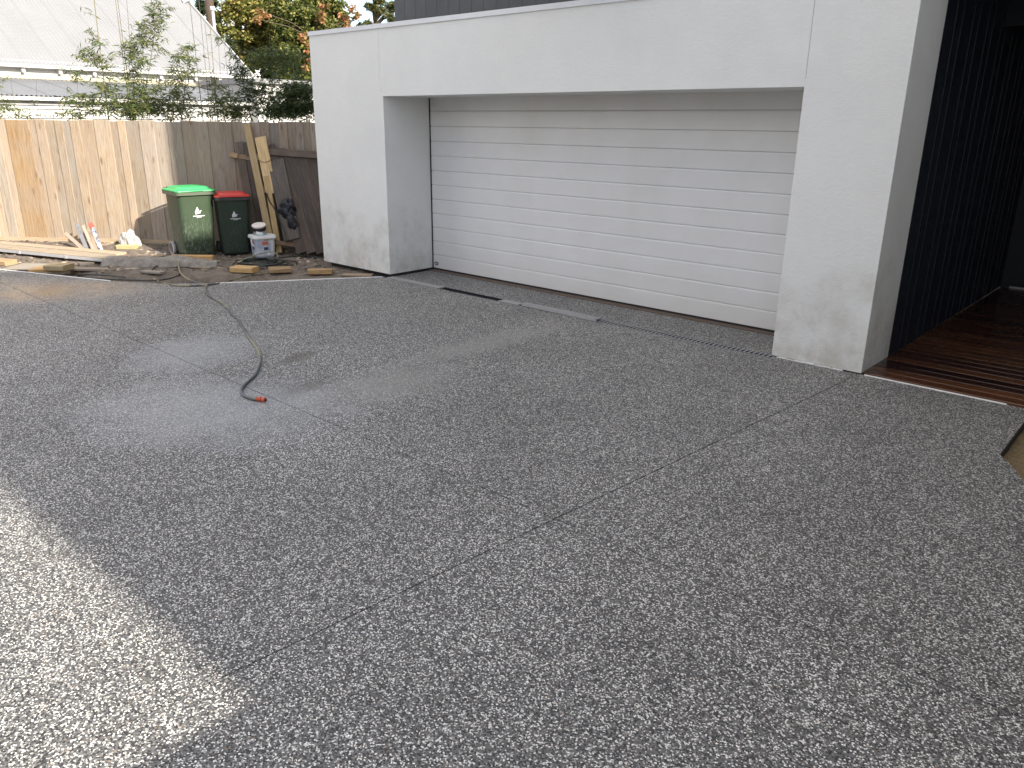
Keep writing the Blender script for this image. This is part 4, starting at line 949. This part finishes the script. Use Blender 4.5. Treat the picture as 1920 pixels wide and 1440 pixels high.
bamboo('single thin cane with a small leaf tuft over the lean-to roof', [(149,143,135,.005)], [(142,140,10,10,60),(148,152,8,6,20)], 2)
bamboo('thin bare wire-like cane left of the leafy bamboos', [(71,67,146,.006)], [(50,198,6,8,12)], 3)
bamboo('tall bamboo with pale leaning culm and feathery sprays, leftmost of the tall ones', [(201,174,-20,.013)], [(166,103,22,14,130),(182,75,14,16,60),(190,125,22,16,140),(177,28,6,5,12),(197,150,20,14,110),(207,172,22,16,120),(212,195,22,16,130)], 4)
bamboo('low broad bamboo clump with yellowish leaves hugging the fence top', [(160,158,175,.006)], [(160,190,38,14,260),(130,213,22,8,90),(170,212,30,10,160)], 5)
bamboo('pair of bare bamboo canes leaning left over the white roof', [(243,214,-20,.010),(247,218,-20,.008),(252,236,-20,.006)], [(244,215,18,10,100)], 6)
bamboo('tallest leafy bamboo in front of the roof with a feathery pointed top', [(262,299,2,.009)], [(300,12,10,8,50),(292,30,18,14,130),(282,55,20,14,150),(276,75,22,14,170),(250,95,20,18,170),(262,118,24,16,190),(258,150,26,16,200),(300,90,12,10,50),(270,175,36,16,300)], 7)
bamboo('dense dark leafy bamboo mound at the fence top', [(250,250,170,.008)], [(270,200,44,18,620),(240,212,30,12,300),(300,215,30,10,250)], 8)
bamboo('bamboo with spiky crown in front of the eaves', [(338,355,84,.008)], [(355,92,12,8,60),(345,110,22,12,150),(338,135,26,14,200),(330,165,28,16,250),(335,195,28,16,240),(345,215,26,9,120)], 9)
bamboo('bare thin cane crossing the roof right of the spiky bamboo', [(378,353,-20,.008)], [(372,205,9,14,50)], 10)
bamboo('three bare canes near the middle of the roof slope', [(402,384,44,.006),(406,394,50,.010),(417,408,60,.005)], [(404,160,8,14,70),(404,190,16,16,130),(412,213,22,10,130)], 11)
bamboo('thin cane with small sprays beside the barge end', [(434,421,88,.005)], [(425,200,18,18,120),(438,215,20,9,110),(408,72,8,8,30)], 12)
bamboo('dark bamboo with arching sprays below the roof corner', [(470,448,110,.008)], [(452,125,16,14,110),(462,150,20,14,170),(470,175,22,16,200),(474,200,22,14,200),(440,98,14,9,60),(422,82,12,9,50)], 13, BAMD)
bamboo('thin sprays of bamboo in front of the white outbuilding', [(500,492,140,.006)], [(495,165,18,16,130),(503,190,18,16,140),(505,214,20,9,120),(515,150,12,8,50)], 14, BAMD)
bamboo('thick dark bamboo clump directly left of the garage corner', [(552,550,120,.008),(575,572,120,.007)], [(540,182,24,18,480),(562,172,26,16,560),(548,205,38,20,1100),(580,192,22,32,800),(522,212,24,12,300)], 15, BAMD)
bamboo('faint wire-like cane rising past the spiky bamboo to the frame top', [(392,371,-20,.006)], [(388,212,10,8,30)], 17)
bamboo('leafy short bamboo between the roof corner bamboo and the bare canes', [(440,436,165,.007)], [(438,185,12,14,90),(440,208,18,12,150)], 18)
bamboo('tall green bamboo in front of the autumn tree', [(512,505,60,.007)], [(505,105,28,12,220),(520,125,34,14,330),(545,110,24,12,160),(560,135,20,10,120),(480,118,20,14,140)], 16, m_leaf('mid_bamboo_leaf', [(.2,(.03,.06,.016)),(.5,(.075,.12,.03)),(.8,(.15,.19,.05))]), off=-1.6)

def tree(name, label, cat, c, blobs, n, lsize, asp, mat, seed, trunk_r=.16, group=None, droop=.3, dist=None):
    """blobs: (px, py, r px, weight) on the plane x = c (towards -x is deeper)"""
    r = np.random.default_rng(seed); nx = Vector((1,0,0)); P0_ = Vector((c,0,0))
    cs = []; ws = []
    for (px, py, rp, w_) in blobs:
        q_ = onpl(px, py, P0_, nx); cs.append((q_, rp*(q_-CAM).dot(CF)/FP)); ws.append(w_)
    mid = cs[0][0]; root = thing(name, (c-.5, mid.y, -.4), label, cat, group)
    ws = np.array(ws, float); ws /= ws.sum(); PP = []
    for (q_, rad), w_ in zip(cs, ws):
        m_ = int(n*w_); sub = max(4, m_//140)
        for k in range(sub):      # small clumps spread through the blob, shell-biased
            d_ = r.normal(0,1,3); d_ /= np.linalg.norm(d_); rr = rad * r.uniform(.35,1.0)
            cc_ = np.array(q_) + d_*rr*np.array([1.1,1,1]) ; cr_ = rad*r.uniform(.14,.26)
            PP.append(cc_ + r.normal(0,1,(m_//sub,3))*cr_*.55)
    PP = np.concatenate(PP); V, F_ = leaves(PP, lsize, asp, droop, r); leafmesh('crown', V, F_, mat, root)
    tk = MB(); top = max(q_.z for q_, _ in cs); base = Vector((c-.5, mid.y, -.4))
    tk.tube([base, Vector((c-.45, mid.y+.05, top*.45)), Vector((c-.5, mid.y, top))], trunk_r, 8, taper=.25)
    for q_, rad in cs:
        zb = max(.8, q_.z - rad*1.6); a = Vector((c-.5, mid.y, min(zb, top*.9))); tk.tube([a, a.lerp(q_,.5)+Vector((0,0,.1)), q_], trunk_r*.35, 5, taper=.3)
    tk.build('trunk', plain('bark', (.11,.085,.065), .9, .3, 8), root, True)
    return root
AUT = m_leaf('autumn_leaf', [(.18,(.035,.055,.014)),(.34,(.10,.125,.028)),(.50,(.22,.215,.05)),(.66,(.34,.33,.09)),(.84,(.38,.26,.09)),(.94,(.56,.50,.28))], .4)
GRN = m_leaf('mixed_green_leaf', [(.18,(.028,.046,.013)),(.40,(.075,.105,.024)),(.60,(.17,.185,.045)),(.80,(.28,.27,.08)),(.94,(.40,.28,.13))], .35)
RED = m_leaf('red_leaf', [(.2,(.13,.11,.035)),(.42,(.30,.20,.07)),(.62,(.46,.19,.09)),(.85,(.56,.34,.20))], .4)
DRK = m_leaf('dark_needle', [(.2,(.010,.018,.010)),(.5,(.024,.042,.018)),(.8,(.06,.08,.03))], .15)
CON = m_leaf('pine_needle', [(.2,(.018,.034,.014)),(.5,(.055,.080,.028)),(.8,(.22,.20,.07))], .2)
tree('deciduous_tree', 'yellow green autumn tree directly right of the white roof', 'tree', -19.5, [(455,20,46,3),(480,70,44,3),(440,-40,50,2),(500,0,50,3),(432,60,28,1.3),(470,115,36,1.8),(510,90,42,2.8),(510,-60,60,2),(525,50,34,2),(535,20,34,1.6)], 30000, .125, .55, AUT, 31)
tree('deciduous_tree', 'fuller green tree with russet tips between the yellow tree and the garage', 'tree', -17.5, [(570,40,50,3.2),(560,95,46,3.2),(600,-10,50,3),(540,10,46,2.4),(620,22,36,1.8),(590,90,42,2.7),(560,140,40,2.4),(622,60,28,1.4),(640,-50,40,1),(535,75,32,1.5),(600,130,34,1.5)], 36000, .115, .55, GRN, 32)
tree('maple_tree', 'russet maple showing orange red sprays beside the parapet', 'tree', -16.5, [(606,18,20,1),(574,80,22,1.2),(648,42,28,1.6),(572,112,18,.7),(664,38,18,.7),(497,24,20,.9),(485,36,14,.4)], 1000, .12, .6, RED, 33, .05)
tree('understorey_shrub', 'dark shrub filling the shade under the autumn trees', 'shrub', -20.5, [(520,130,46,2),(560,120,50,2),(480,100,36,1.3),(600,130,46,2),(540,70,50,2),(500,40,46,1.5),(590,60,44,1.5),(455,90,28,.8)], 17000, .17, .5, DRK, 34, .06)
tree('cypress_tree', 'dark cypress behind the brown pole with blue sky showing through', 'tree', -26, [(380,-10,22,2),(372,14,12,.8),(398,4,13,1),(410,30,10,.8),(390,-50,40,2),(424,-30,30,1)], 5200, .2, .25, DRK, 35, .2)
tree('pine_tree', 'pine tree branches over the parapet beside the charcoal upper storey', 'tree', -21, [(715,8,20,2),(697,14,13,1),(735,22,16,1.5),(700,-20,30,2),(745,0,24,2),(688,40,8,.5),(735,30,12,.8)], 6500, .2, .16, CON, 36, .22)
tree('distant_hedge', 'low dark shrub tops just showing over the parapet under the pine', 'shrub', -24, [(685,48,10,1),(672,50,8,1)], 500, .12, .5, DRK, 37, .03)
